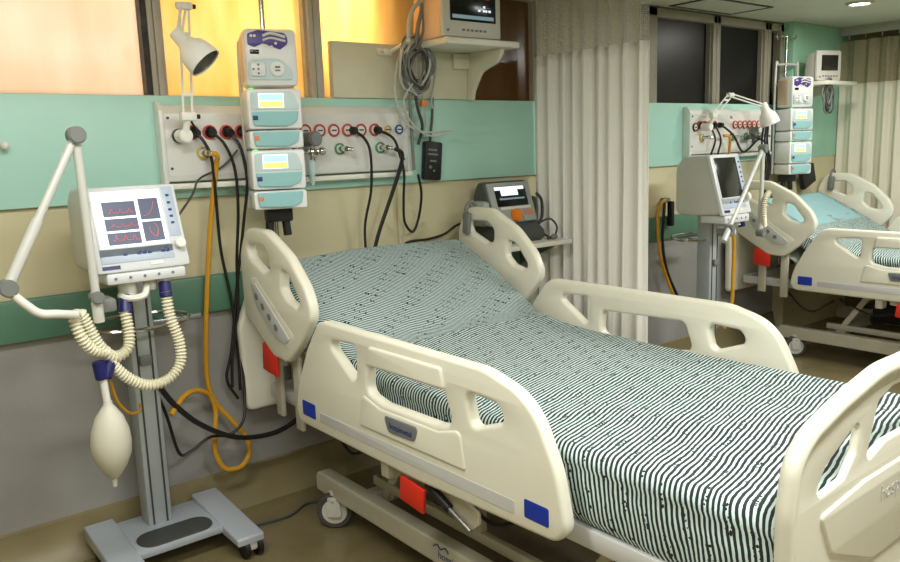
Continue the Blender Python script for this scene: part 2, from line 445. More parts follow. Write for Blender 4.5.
# ------------------------------------------------------------------ hospital bed
BC = 1.80
def mirror_x(x, side): return x if side < 0 else 2 * BC - x
def FP(pts, s=1): return [(p[0], p[1] * s if s != 1 else p[1]) + tuple(p[2:]) for p in pts]

foot_out = [(-.470, .462, .05), (-.505, .60, .3), (-.590, .750, .2), (-.675, .857, .10), (-1.50, .857, .2), (-1.665, .815, .18), (-1.745, .66, .3), (-1.785, .485, .055), (-1.2, .462, .3)]
foot_holes = [[(-.715, .798, .018), (-.905, .808, .02), (-.895, .685, .018)],
              [(-.965, .760, .02), (-1.335, .772, .03), (-1.372, .672, .025), (-1.30, .660, .06), (-1.04, .655, .06), (-.955, .672, .03)],
              [(-1.425, .782, .022), (-1.555, .775, .03), (-1.575, .735, .03), (-1.450, .688, .022)]]
head_out = [(-.105, .80, .05), (-.10, 1.03, .12), (-.165, 1.135, .09), (-.33, 1.132, .12), (-.49, 1.055, .2), (-.60, .955, .15), (-.645, .865, .08), (-.53, .735, .15), (-.44, .662, .07), (-.33, .668, .06)]
head_holes = [[(-.165, 1.072, .02), (-.30, 1.075, .03), (-.35, 1.04, .03), (-.345, .985, .02), (-.30, .975, .02), (-.19, 1.02, .03)],
              [(-.435, 1.005, .02), (-.49, .985, .03), (-.56, .90, .025), (-.54, .878, .02), (-.465, .895, .02), (-.425, .93, .025)]]

def make_rail(parent, side):
    """side -1: the side facing the room's entrance; +1: the other side"""
    s = side; X = mirror_x(1.26, s); o = s * 1.0
    out = X + o * .019                                            # outer face
    r = MB(); r.plate(fillet(foot_out, 8), [fillet(h_, 5) for h_ in foot_holes], .040, .012, PX(X))
    # grip lip above the middle opening and the swelling below it
    r.plate(fillet([(-.975, .762, .01), (-1.35, .768, .01), (-1.335, .828, .012), (-.985, .824, .012)]), [], .03, .008, PX(X + o * .014))
    r.plate(fillet([(-.93, .665, .02), (-1.03, .640, .03), (-1.31, .645, .03), (-1.405, .672, .02), (-1.425, .562, .01), (-.905, .555, .01)]), [], .022, .008, PX(X + o * .014))
    fr = r.build('foot_side_rail', 'bed_plastic', parent)
    MB().plate(fillet([(-.655, .500, .004), (-.655, .535, .004), (-1.605, .545, .004), (-1.605, .508, .004)]), [], .004, .001, PX(out)).build('grey_strip', 'bed_grey', fr)
    for a in ((-.535, .500, -.625, .553), (-1.640, .515, -1.722, .563)):
        MB().plate(fillet([(a[0], a[1], .006), (a[0], a[3], .006), (a[2], a[3], .006), (a[2], a[1], .006)]), [], .005, .0015, PX(out)).build('blue_marker', 'label_blue', fr)
    bd = MB().plate(fillet([(-1.055, .628, .01), (-1.225, .632, .01), (-1.205, .585, .02), (-1.075, .580, .02)]), [], .006, .0015, PX(X + o * .0255))
    bd = bd.build('badge', 'badge_grey', fr)
    lt = PX(X + o * .0295) @ T((-1.14, .603, 0)) if s > 0 else PX(X + o * .0295) @ T((-1.14, .603, 0)) @ roty(PI)
    MB().text('hospimetal', .026, lt).build('badge_lettering', 'blue_ink', bd)
    # rim line round the opening panels
    r = MB(); r.plate(fillet(head_out, 8), [fillet(h_, 5) for h_ in head_holes], .040, .012, PX(X))
    r.plate(fillet([(-.165, .945, .02), (-.225, .955, .02), (-.42, .83, .03), (-.52, .77, .02), (-.46, .715, .02), (-.36, .725, .02), (-.215, .835, .03)]), [], .018, .007, PX(X + o * .012))
    hr = r.build('head_side_rail', 'bed_plastic', parent)
    MB().plate(fillet([(-.185, .925, .01), (-.225, .930, .01), (-.41, .80, .01), (-.475, .755, .01), (-.44, .735, .01), (-.37, .742, .01), (-.225, .845, .01)]), [], .004, .001, PX(X + o * .0225)).build('control_panel', 'bed_grey', hr)
    kp = MB()
    for k in range(4):
        kp.cyl((X + o * .022, -.235 - .048 * k, .882 - .032 * k), (X + o * .028, -.235 - .048 * k, .882 - .032 * k), .013, n=12)
    kp.build('keypad', 'badge_grey', hr)
    # brackets and release levers
    b = MB(); bx = mirror_x(1.285, s)
    b.plate(fillet([(-1.06, .50), (-1.06, .435, .01), (-1.16, .425, .01), (-1.26, .405, .03), (-1.385, .365, .01), (-1.42, .395, .01), (-1.42, .43, .01), (-1.30, .47), (-1.30, .50)]), [], .012, .003, PX(bx))
    b.bb((bx - .03, -1.03, .41), (bx + .03, -.99, .50), .004)
    b.build('rail_bracket', 'bed_metal', parent)
    for q in (MB().bb((bx - .008, -.30, .42), (bx + .008, -.25, .76), .004), MB().bb((bx - .008, -.45, .40), (bx + .008, -.40, .68), .004)): q.build('rail_post', 'bed_metal', parent)
    MB().cyl((mirror_x(1.268, s), -1.215, .452), (mirror_x(1.268, s), -1.31, .41), .014).cyl((mirror_x(1.268, s), -1.31, .41), (mirror_x(1.268, s), -1.40, .375), .007, mi=1).build('gas_spring', ['black', 'steel'], parent)
    for y0, z0, z1 in ((-1.11, .372, .448), (-.235, .595, .70)):
        MB().box((mirror_x(1.248, s), y0 - .055, (z0 + z1) / 2), (.012, .115, z1 - z0), .004, rotx(.10)).build('release_lever', 'red', parent)

def caster(parent, x, y, r=.068, name='caster', yaw=.3, zt=.125):
    c = MB(); c.cyl((x, y, .105), (x, y, zt + .02), .018); c.plate(fillet([(-.03, .05, .01), (.025, .05, .01), (.035, .11, .02), (-.02, .125, .01)]), [], .006, .002, T((x, y, 0)) @ rotz(yaw) @ PX(.028))
    c.plate(fillet([(-.03, .05, .01), (.025, .05, .01), (.035, .11, .02), (-.02, .125, .01)]), [], .006, .002, T((x, y, 0)) @ rotz(yaw) @ PX(-.028))
    c.bb((x - .03, y - .025, .108), (x + .03, y + .03, .125), .005)
    o = c.build(name, 'caster_white', parent)
    d = rotz(yaw) @ Vector((1, 0, 0)); p = Vector((x, y, r))
    w = MB(); w.lathe([(-.016, r * .72), (-.018, r * .92), (-.012, r), (.012, r), (.018, r * .92), (.016, r * .72)], p, d, n=32)
    for s_ in (-1, 1): w.cyl(p + d * .0155 * s_, p + d * .019 * s_, r * .70, mi=1, n=24)
    w.cyl(p - d * .03, p + d * .03, .008, mi=2)
    w.build('wheel', ['caster_rubber', 'caster_white', 'steel'], o)
    return o

def lettering(mb, body, size, mtx): mb.text(body, size, mtx)

def make_bed(label):
    root = thing('hospital_bed', label, 'hospital bed', (BC, -1.15, 0), 'hospital beds')
    # base: two long side beams with rounded ends, cross beams, casters
    b = MB()
    for s in (-1, 1):
        x = mirror_x(1.40, s)
        b.plate(fillet([(-.345, .115, .012), (-.345, .195, .03), (-2.06, .195, .03), (-2.06, .115, .012)]), [], .055, .008, PX(x))
    for y in (-.62, -1.85): b.bb((1.40, y - .03, .125), (2.20, y + .03, .175), .006)
    base = b.build('base_frame', 'bed_metal', root)
    for s in (-1, 1):
        t = MB(); x = mirror_x(1.3715, s)
        mtx = PX(x) @ T((-1.19, .155, 0)) @ (roty(PI) if s < 0 else Matrix.Identity(4))
        t.text('hospimetal', .036, mtx)
        t.tube([(x, -1.09, .175), (x, -1.11, .187), (x, -1.125, .176), (x, -1.15, .188), (x, -1.165, .176)], .0025, per=5, n=6)
        t.build('base_lettering', 'blue_ink', base)
        for y in (-.46, -1.95): caster(root, mirror_x(1.385, s), y, yaw=.85)
    # lifting linkage
    l = MB()
    for s in (-1, 1):
        x = mirror_x(1.47, s)
        for y in (-.72, -1.62):
            l.plate(fillet([(y - .16, .43, .02), (y - .12, .43, .02), (y + .06, .165, .02), (y + .02, .165, .02)]), [], .014, .003, PX(x))
        l.bb((x - .012, -1.78, .20), (x + .012, -.62, .235), .004)
        l.bb((x - .015, -1.22, .235), (x + .015, -1.18, .42), .004)
    for y, z in ((-.72, .19), (-1.62, .19), (-.86, .42), (-1.76, .42)): l.cyl((1.47, y, z), (2.13, y, z), .016)
    l.build('lifting_linkage', 'bed_metal', root)
    a = MB(); a.cyl((1.8, -.75, .22), (1.8, -1.25, .33), .03); a.cyl((1.8, -1.25, .33), (1.8, -1.6, .40), .014, mi=1); a.bb((1.72, -.98, .22), (1.92, -.78, .33), .015, mi=2)
    a.build('actuator', ['dark_grey', 'steel', 'black'], root)
    cb = MB(); cb.tube([(1.45, -.7, .40), (1.43, -.9, .33), (1.45, -1.1, .36), (1.44, -1.3, .30), (1.5, -1.45, .38)], .006); cb.tube([(1.44, -.35, .42), (1.43, -.52, .30), (1.46, -.66, .38)], .006)
    cb.build('control_cable', 'black', root)
    # deck
    d = MB()
    for s in (-1, 1):
        x = mirror_x(1.335, s); d.bb((x - .018, -2.215, .455), (x + .018, -.12, .505), .006)
    d.bb((1.335, -2.215, .455), (2.265, -2.175, .505), .006); d.bb((1.335, -.15, .455), (2.265, -.11, .505), .006)
    for y in (-.6, -1.0, -1.5): d.bb((1.335, y - .02, .46), (2.265, y + .02, .50), .004)
    d.build('deck_frame', 'bed_grey', root)
    p = MB(); p.bb((1.36, -2.19, .506), (2.24, -.70, .518), .004); p.build('deck_panel', 'bed_plastic_pale', root)
    bk = MB(); L = math.hypot(.52, .285); an = math.atan2(.285, .52)
    bk.box((BC, -.425, .648 ), (.92, L + .04, .014), .004, rotx(an)); bk.build('backrest_panel', 'bed_plastic_pale', root)
    sp = MB()
    for s in (-1, 1): sp.cyl((mirror_x(1.55, s), -.42, .50), (mirror_x(1.55, s), -.30, .69), .016)
    sp.cyl((1.55, -.42, .50), (2.05, -.42, .50), .014); sp.build('backrest_strut', 'steel', root)
    for s in (-1, 1): make_rail(root, s)
    # headboard and footboard
    W = BC
    hb = MB(); o = [(1.235, .395, .03), (1.225, .74, .1), (1.285, .885, .09), (1.60, .93, .3), (2.0, .93, .3), (2.315, .885, .09), (2.375, .74, .1), (2.365, .395, .03)]
    hb.plate(fillet(o, 8), [], .044, .014, PY(-.058)); hb.build('headboard', 'bed_plastic', root)
    fb = MB(); Y = -2.250
    o = [(1.310, .40, .04), (1.300, .72, .2), (1.318, .822, .10), (1.375, .864, .12), (1.49, .897, .3), (1.66, .930, .4), (1.94, .930, .4), (2.11, .897, .3), (2.225, .864, .12), (2.282, .822, .10), (2.30, .72, .2), (2.29, .40, .04)]
    h1 = [(1.400, .712, .02), (1.455, .772, .02), (1.592, .832, .012), (1.575, .765, .02), (1.530, .722, .02)]
    h2 = [(1.625, .728, .012), (1.672, .850, .015), (1.74, .868, .03), (1.86, .868, .03), (1.928, .850, .015), (1.975, .728, .012), (1.88, .755, .03), (1.72, .755, .03)]
    h3 = [(2 * BC - x, z, r) for x, z, r in reversed(h1)]
    of = fillet(o, 8)
    fb.plate(of, [fillet(q, 5) for q in (h1, h2, h3)], .018, .007, PY(Y))
    rim = [Vector((p.x, Y - .004, p.y)) for p in of]; cx_, cz_ = BC, .62
    rim = [Vector((cx_ + (p.x - cx_) * .975, p.y, cz_ + (p.z - cz_) * .955)) for p in rim]
    fb.tube(rim, .019, n=12, closed=True, straight=True)
    fb.plate(fillet([(1.43, .675, .01), (1.62, .695, .02), (1.98, .695, .02), (2.17, .675, .01), (2.12, .58, .04), (1.93, .50, .06), (1.67, .50, .06), (1.48, .58, .04)]), [], .012, .005, PY(Y - .009))
    f = fb.build('footboard', 'bed_plastic', root)
    MB().text('hospimetal', .05, PY(Y - .0158) @ T((BC, .64, 0))).build('footboard_lettering', 'bed_grey', f)
    for x in (1.42, 2.18): MB().bb((x - .02, -2.25, .44), (x + .02, -2.18, .49), .005).build('footboard_post', 'steel', root)
    return root
bed1 = make_bed('cream hospital bed nearest the viewer, holding the large striped mattress')

def make_mattress(label):
    # path of the top along the bed: (y, z)
    path = spline([(-.155, 1.000, 0), (-.29, .940, 0), (-.45, .855, 0), (-.60, .772, 0), (-.68, .732, 0), (-.80, .706, 0), (-1.0, .690, 0), (-1.5, .684, 0), (-2.228, .690, 0)], 22)
    P = [(p.x, p.y) for p in path]
    x0, x1, th, r = 1.32, 2.28, .175, .035
    # cross section, walked round from the middle of the underside
    def section(thk):
        pts = []
        hw = (x1 - x0) / 2
        base = [(-.02, -thk), (-hw + .015, -thk, ), (-hw + .004, -thk + .02)]
        n = 9
        for k in range(1, n): base.append((-hw + .004 - .004 * math.sin(k / n * PI), -thk + .02 + (thk - .02 - r) * k / n))
        for k in range(7):
            a = PI - PI / 2 * k / 6; base.append((-hw + r + r * math.cos(a), -r + r * math.sin(a)))
        n = 26
        for k in range(1, n): base.append((-hw + r + (2 * hw - 2 * r) * k / n / 1.0, .012 * math.sin(PI * k / n)))
        right = [(-x, z) for x, z in reversed(base[:3 + 8 + 7])]
        return base + right
    t = bmesh.new(); uvl = t.loops.layers.uv.new('UVMap'); U = {}; rings = []; arc = 0; N_ = len(P)
    for i, (y, z) in enumerate(P):
        if i: arc += math.hypot(y - P[i - 1][0], z - P[i - 1][1])
        a = P[max(0, i - 1)]; b = P[min(N_ - 1, i + 1)]
        ty, tz = b[0] - a[0], b[1] - a[1]; l = math.hypot(ty, tz); ny, nz = tz / l * -1, ty / l * -1   # outward normal (up)
        if nz < 0: ny, nz = -ny, -nz
        ring = []; v = 0; last = None
        edge = 1.0
        if i < 5: edge = (.80, .90, .955, .985, 1)[i]
        if i > N_ - 6: edge = (.93, .965, .985, .995, 1)[N_ - 1 - i]
        for k, (sx, sz) in enumerate(section(th)):
            h_ = sz
            nse = noise.noise(Vector((sx * 3.2, y * 3.2, 1.7))) * .006 + noise.noise(Vector((sx * 9, y * 9, 4))) * .003
            dx = dz = 0
            if -.12 < sz < .02 and abs(sx) < .47: dz = nse
            elif sz < -.03:
                q = min(1, (-sz - .03) / .12)
                dx = (noise.noise(Vector((y * 16, sx * 2, sz * 2))) * .011 + noise.noise(Vector((y * 42, sx, 0))) * .004) * q * (-1 if sx < 0 else 1) + (.004 * q if sx > 0 else -.004 * q)
                dz = noise.noise(Vector((y * 6, 3, sx))) * .012 * q
            hh = (h_ + dz) + (.006 if (arc > .645 and sz > -.05) else 0)
            if edge < 1: hh = -th / 2 + (hh + th / 2) * edge
            vert = t.verts.new((BC + (sx + dx) * (edge * .03 + .97 if edge < 1 else 1), y + ny * hh, z + nz * hh))
            if last is not None: v += math.hypot(sx - last[0], sz - last[1])
            last = (sx, sz); U[vert] = (arc, v); ring.append(vert)
        rings.append(ring)
    K = len(rings[0])
    for i in range(N_ - 1):
        for k in range(K):
            k2 = (k + 1) % K
            f = t.faces.new((rings[i][k], rings[i][k2], rings[i + 1][k2], rings[i + 1][k]))
            for lp in f.loops: lp[uvl].uv = U[lp.vert]
    for ring, rev, sg in ((rings[0], False, -1), (rings[-1], True, 1)):
        f = t.faces.new(ring[::-1] if not rev else ring); zt = max(v.co.z for v in ring); u0 = U[ring[0]][0]
        for lp in f.loops: lp[uvl].uv = (u0 + sg * (zt - lp.vert.co.z), lp.vert.co.x)
    bmesh.ops.recalc_face_normals(t, faces=t.faces)
    b = MB(); b.bm.free(); b.bm = t
    root = thing('mattress', label, 'mattress', (BC, -1.15, .52), 'striped mattresses')
    o = b.build('fitted_sheet', 'sheet', root, angle=60)
    return root
mat1 = make_mattress('mattress under a black and mint striped sheet on the bed nearest the viewer')
BED2 = Vector((3.42, .0, 0))
bed2 = clone(bed1, BED2, 'cream hospital bed standing past the curtain, beside the far curtain')
mat2 = clone(mat1, BED2, 'mattress in striped sheet on the bed past the curtain, turquoise cloth at its head')

# turquoise cloth on the far bed's head end
an = math.atan2(.285, .52)
tq = MB(); t = bmesh.new(); g = []
for i in range(25):
    row = []
    for k in range(31):
        y = -.19 - .30 * i / 24; x = 1.42 + .76 * k / 30
        pz = 1.0 - (-.155 - y) * .552
        z = pz + .020 + .006 * noise.noise(Vector((x * 9, y * 14, 2)))
        row.append(t.verts.new((x + BED2.x, y + BED2.y + .012 * noise.noise(Vector((x * 5, i, 7))), z)))
    g.append(row)
for i in range(24):
    for k in range(30): t.faces.new((g[i][k], g[i + 1][k], g[i + 1][k + 1], g[i][k + 1]))
tq.bm.free(); tq.bm = t
tqo = tq.build('draw_sheet', 'turquoise_cloth', None, angle=180)
tag(tqo, 'turquoise cloth spread over the raised head of the far striped mattress', 'sheet')
sm = tqo.modifiers.new('thickness', 'SOLIDIFY'); sm.thickness = .012; sm.offset = 0

# small grey handset clipped on the far head rail of each bed
def handset(label, d):
    X = mirror_x(1.26, 1) + d[0]; y = -.20 + d[1]
    r = thing('bed_handset', label, 'handset', (X, y, 1.05))
    MB().tube([(X - .03, y, 1.07), (X - .03, y, 1.13), (X, y, 1.155), (X + .03, y, 1.13), (X + .03, y, 1.09)], .008, per=5).build('hook', 'mid_grey', r)
    MB().box((X - .034, y - .005, 1.06), (.02, .045, .10), .008, rotx(.1)).build('handset_body', 'mid_grey', r)
handset('grey handset hooked over the head rail in front of the defibrillator', (0, .02))
handset('dark grey handset hooked over the head rail near the far curtain', (BED2.x, BED2.y))

# ------------------------------------------------------------------ bedhead service panels
def outlet(parent, x, z, ring, core, r=.026, Y=-.066, plug=False):
    o = MB(); o.lathe([(0, r), (.008, r), (.010, r * .80), (.006, r * .78)], (x, Y, z), (0, -1, 0), n=24, cap=False)
    o.lathe([(0.002, r * .78), (.008, r * .66), (.008, .0005)], (x, Y, z), (0, -1, 0), n=20, mi=1, cap=False)
    o.box((x, Y - .0085, z), (.022, .002, .006), mi=2)
    return o.build('socket', [ring, core, 'dark_grey'], parent)

def make_panel(label, x0, x1, group):
    r = thing('bedhead_panel', label, 'wall panel', ((x0 + x1) / 2, -.022, 1.30), group)
    p = MB(); Y = -.066
    p.plate(fillet([(-.022, 1.312), (-.022, 1.585), (-.05, 1.585, .01), (Y, 1.555, .015), (Y, 1.335, .01), (-.055, 1.312, .01)]), [], x1 - x0, 0, PX((x0 + x1) / 2))
    p.build('housing', 'panel_white', r)
    for x in (x0 - .009, x1 + .009):
        e = MB(); e.plate(fillet([(-.022, 1.295), (-.022, 1.60), (-.05, 1.60, .02), (-.073, 1.565, .02), (-.073, 1.31, .01), (-.06, 1.295, .01)]), [], .018, .003, PX(x))
        e.build('end_cap', 'panel_white', r)
    MB().bb((x0 - .018, -.082, 1.285), (x1 + .018, -.022, 1.305), .004).build('bottom_rail', 'white_board', r)
    L = x1 - x0; k = L / 1.06
    for dx, c in ((.10, 'outlet_dark'), (.165, 'outlet_dark'), (.23, 'outlet_dark'), (.288, 'outlet_dark'), (.562, 'outlet_white'), (.628, 'outlet_white'), (.694, 'outlet_white'), (.760, 'outlet_white'), (.826, 'outlet_white'), (.895, 'outlet_white')):
        outlet(r, x0 + dx * k, 1.488, 'outlet_red', c)
    outlet(r, x0 + .963 * k, 1.488, 'outlet_yellow', 'outlet_white', .016)
    outlet(r, x0 + 1.022 * k, 1.488, 'label_blue', 'outlet_white', .02)
    outlet(r, x0 + .05 * k, 1.476, 'black', 'outlet_white', .026)
    for dx, c in ((.135, 'outlet_yellow'), (.525, 'black'), (.718, 'outlet_green'), (.92, 'outlet_green')):
        o = outlet(r, x0 + dx * k, 1.412, c, 'outlet_white', .024)
        MB().cyl((x0 + dx * k, -.066, 1.412), (x0 + dx * k, -.125, 1.412), .011).cyl((x0 + dx * k, -.115, 1.412), (x0 + dx * k + .028, -.125, 1.408), .008).build('valve_stub', 'chrome', o)
    MB().text('lie', .028, PY(Y - .0015) @ T((x0 + .515 * k, 1.535, 0))).build('panel_lettering', 'dark_grey', r)
    sc = MB()
    for x in (x0 + .015, x1 - .015):
        for z in (1.36, 1.54): sc.cyl((x, Y, z), (x, Y - .003, z), .005, n=10)
    sc.build('screw_heads', 'dark_grey', r)
    return r
pan1 = make_panel('white bedhead service panel with red-ringed sockets behind the pump column', 1.01, 2.07, 'bedhead service panels')
pan2 = make_panel('white bedhead service panel below the black windows past the curtain', 4.20, 5.10, 'bedhead service panels')

# ------------------------------------------------------------------ jointed examination lamps
def make_lamp(label, mount, elbow, neck, axis):
    mount = Vector(mount); elbow = Vector(elbow); neck = Vector(neck); axis = Vector(axis).normalized()
    r = thing('examination_lamp', label, 'lamp', mount, 'jointed examination lamps')
    b = MB(); b.cyl(mount + Vector((0, .035, 0)), mount + Vector((0, -.03, 0)), .024, bev=.004); b.cyl(mount + Vector((0, -.015, 0)), mount + Vector((.005, -.035, .055)), .012)
    b.build('wall_mount', 'lamp_white', r)
    kn = mount + Vector((.008, -.035, .065))
    j = MB(); j.box(kn, (.055, .035, .03), .006); j.cyl(kn + Vector((.02, 0, 0)), kn + Vector((.042, 0, 0)), .008, mi=1); j.build('joint', ['lamp_white', 'black'], r); j = MB(); j.box(elbow, (.055, .03, .025), .006); j.cyl(elbow + Vector((.02, 0, 0)), elbow + Vector((.04, 0, 0)), .008, mi=1)
    j.build('joint', ['lamp_white', 'black'], r)
    a = MB(); d = (elbow - kn); side = d.cross(Vector((0, 1, 0))).normalized()
    for s in (-1, 1): a.cyl(kn + side * .016 * s, elbow + side * .016 * s, .0045, n=10)
    for f in (.2, .75): a.box(kn + d * f, (.036, .008, .012), .002)
    d2 = neck - elbow; s2 = d2.cross(Vector((0, 1, .2))).normalized()
    for s in (-1, 1): a.cyl(elbow + s2 * .009 * s, neck + s2 * .009 * s, .0045, n=10)
    a.build('arm', 'lamp_white', r)
    sh = MB()
    sh.lathe([(0, .010), (.002, .022), (.045, .026), (.062, .034), (.080, .050), (.115, .058), (.145, .060), (.145, .057), (.115, .054), (.08, .046), (.06, .03)], neck - axis * .02, axis, cap=False, n=32)
    o = sh.build('lamp_shade', 'lamp_white', r)
    MB().lathe([(.05, .002), (.062, .028), (.08, .0445), (.115, .0525), (.141, .0555)], neck - axis * .02, axis, cap=False, n=32).build('reflector', 'lamp_inside', o)
    MB().ball(neck + axis * .075, .026, sc=(1, 1, 1)).build('bulb', 'outlet_white', o)
    return r
make_lamp('white jointed lamp folded upright before the lit amber window', (1.058, -.12, 1.475), (1.085, -.155, 1.915), (1.025, -.24, 1.80), (.50, -.45, -.72))
make_lamp('white jointed lamp bent like a roof before the black windows', (4.29, -.12, 1.475), (4.47, -.16, 1.665), (4.79, -.20, 1.60), (.30, -.25, -.95))

# ------------------------------------------------------------------ pump column
POLES = []
def make_pole(label, top=1.80):
    r = thing('infusion_pole', label, 'pole', (1.345, -.115, .50), 'infusion poles'); POLES.append(r)
    MB().cyl((1.345, -.115, .50), (1.345, -.115, 2.12), .010).build('pole_tube', 'chrome', r)
    MB().cyl((1.345, -.115, .49), (1.345, -.115, .56), .018).build('socket_sleeve', 'mid_grey', r)
    hk = MB()
    for s in (-1, 1): hk.tube([(1.345, -.115, 2.11), (1.345 + s * .05, -.115, 2.12), (1.345 + s * .075, -.115, 2.10), (1.345 + s * .085, -.115, 2.125)], .004, per=5)
    hk.build('bag_hook', 'chrome', r)
    fr = MB(); fr.tube([(1.25, -.125, 1.20), (1.25, -.125, top - .04), (1.28, -.125, top), (1.42, -.125, top), (1.44, -.125, top - .04), (1.44, -.125, 1.20)], .008, per=6)
    for z in (1.25, 1.55, 1.80): fr.bb((1.25, -.135, z - .012), (1.44, -.12, z + .012), .003)
    fr.build('pump_rack', 'vent_arm', r)
    MB().bb((1.30, -.19, 1.145), (1.40, -.12, 1.195), .008).cyl((1.315, -.16, 1.15), (1.31, -.16, 1.09), .016).cyl((1.375, -.16, 1.15), (1.38, -.16, 1.09), .016).build('plug_block', 'black', r)
    return r
PW0, PW1, PF, PB = 1.245, 1.441, -.28, -.14
def feeding_pump(label):
    r = thing('feeding_pump', label, 'pump', (1.345, -.115, 1.64), 'upper pumps')
    MB().bb((PW0 + .004, PF, 1.640), (PW1 - .004, PB, 1.842), .018).build('housing', 'pump_white', r)
    MB().bb((PW0 + .002, PF + .04, 1.66), (PW0 + .012, PB - .01, 1.82), .003).build('side_panel', 'window_lit_side', r)
    p = MB(); y = PF - .001
    p.plate(fillet([(1.262, 1.785, .006), (1.262, 1.822, .008), (1.30, 1.835, .02), (1.40, 1.826, .02), (1.405, 1.79, .02), (1.375, 1.768, .012), (1.315, 1.79, .012), (1.285, 1.776, .006)]), [], .004, .001, PY(y))
    p.build('control_panel', 'purple', r)
    MB().bb((1.268, y - .002, 1.753), (1.300, y + .002, 1.768), .001).build('display', 'black_gloss', r)
    bt = MB()
    bt.tube([(1.315, y - .003, 1.815), (1.345, y - .003, 1.824), (1.395, y - .003, 1.812)], .005, per=4, n=6)
    bt.tube([(1.315, y - .003, 1.800), (1.345, y - .003, 1.808), (1.395, y - .003, 1.798)], .004, per=4, n=6)
    for x, z in ((1.275, 1.815), (1.287, 1.815), (1.325, 1.782), (1.345, 1.778), (1.36, 1.79)): bt.cyl((x, y - .001, z), (x, y - .004, z), .005, n=10)
    bt.build('button', 'outlet_white', r)
    d = MB().plate(fillet([(1.258, 1.662, .01), (1.258, 1.735, .02), (1.37, 1.738, .04), (1.415, 1.70, .03), (1.415, 1.662, .01)]), [], .008, .003, PY(y))
    d = d.build('tubing_door', 'pump_shade', r)
    MB().bb((1.265, y - .012, 1.675), (1.318, y - .003, 1.725), .008).cyl((1.358, y - .002, 1.70), (1.358, y - .016, 1.70), .026, bev=.004).build('rotor_cover', 'pump_white', d)
    k = MB(); k.bb((1.350, y - .019, 1.703), (1.368, y - .015, 1.710)).bb((1.350, y - .019, 1.692), (1.368, y - .015, 1.697))
    for x, z in ((1.275, 1.70), (1.292, 1.715), (1.292, 1.70), (1.292, 1.685)): k.ball((x, y - .012, z), .004)
    k.build('rotor_marks', 'mid_grey', d)
    return r
def syringe_pump(label, z0, z1, screen):
    r = thing('infusion_pump', label, 'pump', (1.345, -.115, z0), 'infusion pumps')
    MB().bb((PW0, PF, z0 + .002), (PW1, PB, z1 - .001), .010).build('housing', 'pump_white', r)
    y = PF - .001
    if screen:
        zm = z0 + .066
        MB().plate(fillet([(PW0 + .012, zm + .004, .004), (PW0 + .012, z1 - .012, .012), (PW1 - .03, z1 - .012, .02), (PW1 - .012, zm + .02, .01), (PW1 - .012, zm + .004, .004)]), [], .004, .001, PY(y)).build('face', 'pump_shade', r)
        s = MB(); s.bb((1.285, y - .004, zm + .012), (1.375, y, z1 - .018)); s = s.build('screen', 'lit_white', r)
        MB().bb((1.288, y - .005, zm + .014), (1.372, y - .003, zm + .034)).build('screen_band', 'lit_yellow', s)
        MB().bb((1.288, y - .005, zm + .036), (1.372, y - .003, z1 - .021)).build('screen_band', 'lit_blue', s)
        MB().ball((PW0 + .02, y + .02, z1 - .004), .012, sc=(1, 1, .6)).build('status_light', 'lit_green', r)
        za, zb = z0 + .010, zm - .002
    else: za, zb = z0 + .008, z1 - .006
    MB().plate(fillet([(PW0 + .012, zb, .004), (PW1 - .015, zb, .004), (PW1 - .022, za + .016, .02), (PW1 - .06, za, .02), (PW0 + .018, za + .004, .01)]), [], .010, .004, PY(y - .003)).build('syringe_cover', 'pump_teal', r)
    lg = MB(); lg.bb((PW0 + .016, y - .010, zb - .030), (PW0 + .034, y - .0075, zb - .014), .001); lg.build('emblem', 'blue_ink' if screen else 'coral', r)
    return r
pole1 = make_pole('chrome pole carrying the pump column in front of the amber window')
pumps = [feeding_pump('white feeding pump with purple panel topping the pump column by the amber window')]
for nm, z0, z1, sc_ in (('teal pump with lit screen, directly under the purple-panelled pump by the amber window', 1.488, 1.634, True),
                        ('slim teal pump without screen, between the two screened pumps by the amber window', 1.418, 1.486, False),
                        ('teal pump with lit screen, lower of the two screened pumps by the amber window', 1.270, 1.416, True),
                        ('slim teal pump without screen at the bottom of the column by the amber window', 1.197, 1.268, False)):
    pumps.append(syringe_pump(nm, z0, z1, sc_))
for q in [pole1] + pumps: q.location.x += .05; q.rotation_euler.z = -.30
DP = (3.86, .03, -.05)
pole2 = make_pole('pole carrying the pump column in front of the mint pier', 1.93); pole2.location = pole1.location + Vector(DP); pole2.rotation_euler.z = -.30
for p_, nm in zip(pumps, ('white feeding pump on top of the pump column before the mint pier', 'teal pump with screen, directly under the feeding pump before the mint pier',
                          'slim teal pump between the two screened pumps before the mint pier', 'teal pump with screen, lower of the two screened pumps before the mint pier', 'slim teal pump at the bottom of the column before the mint pier')):
    clone(p_, DP, nm)

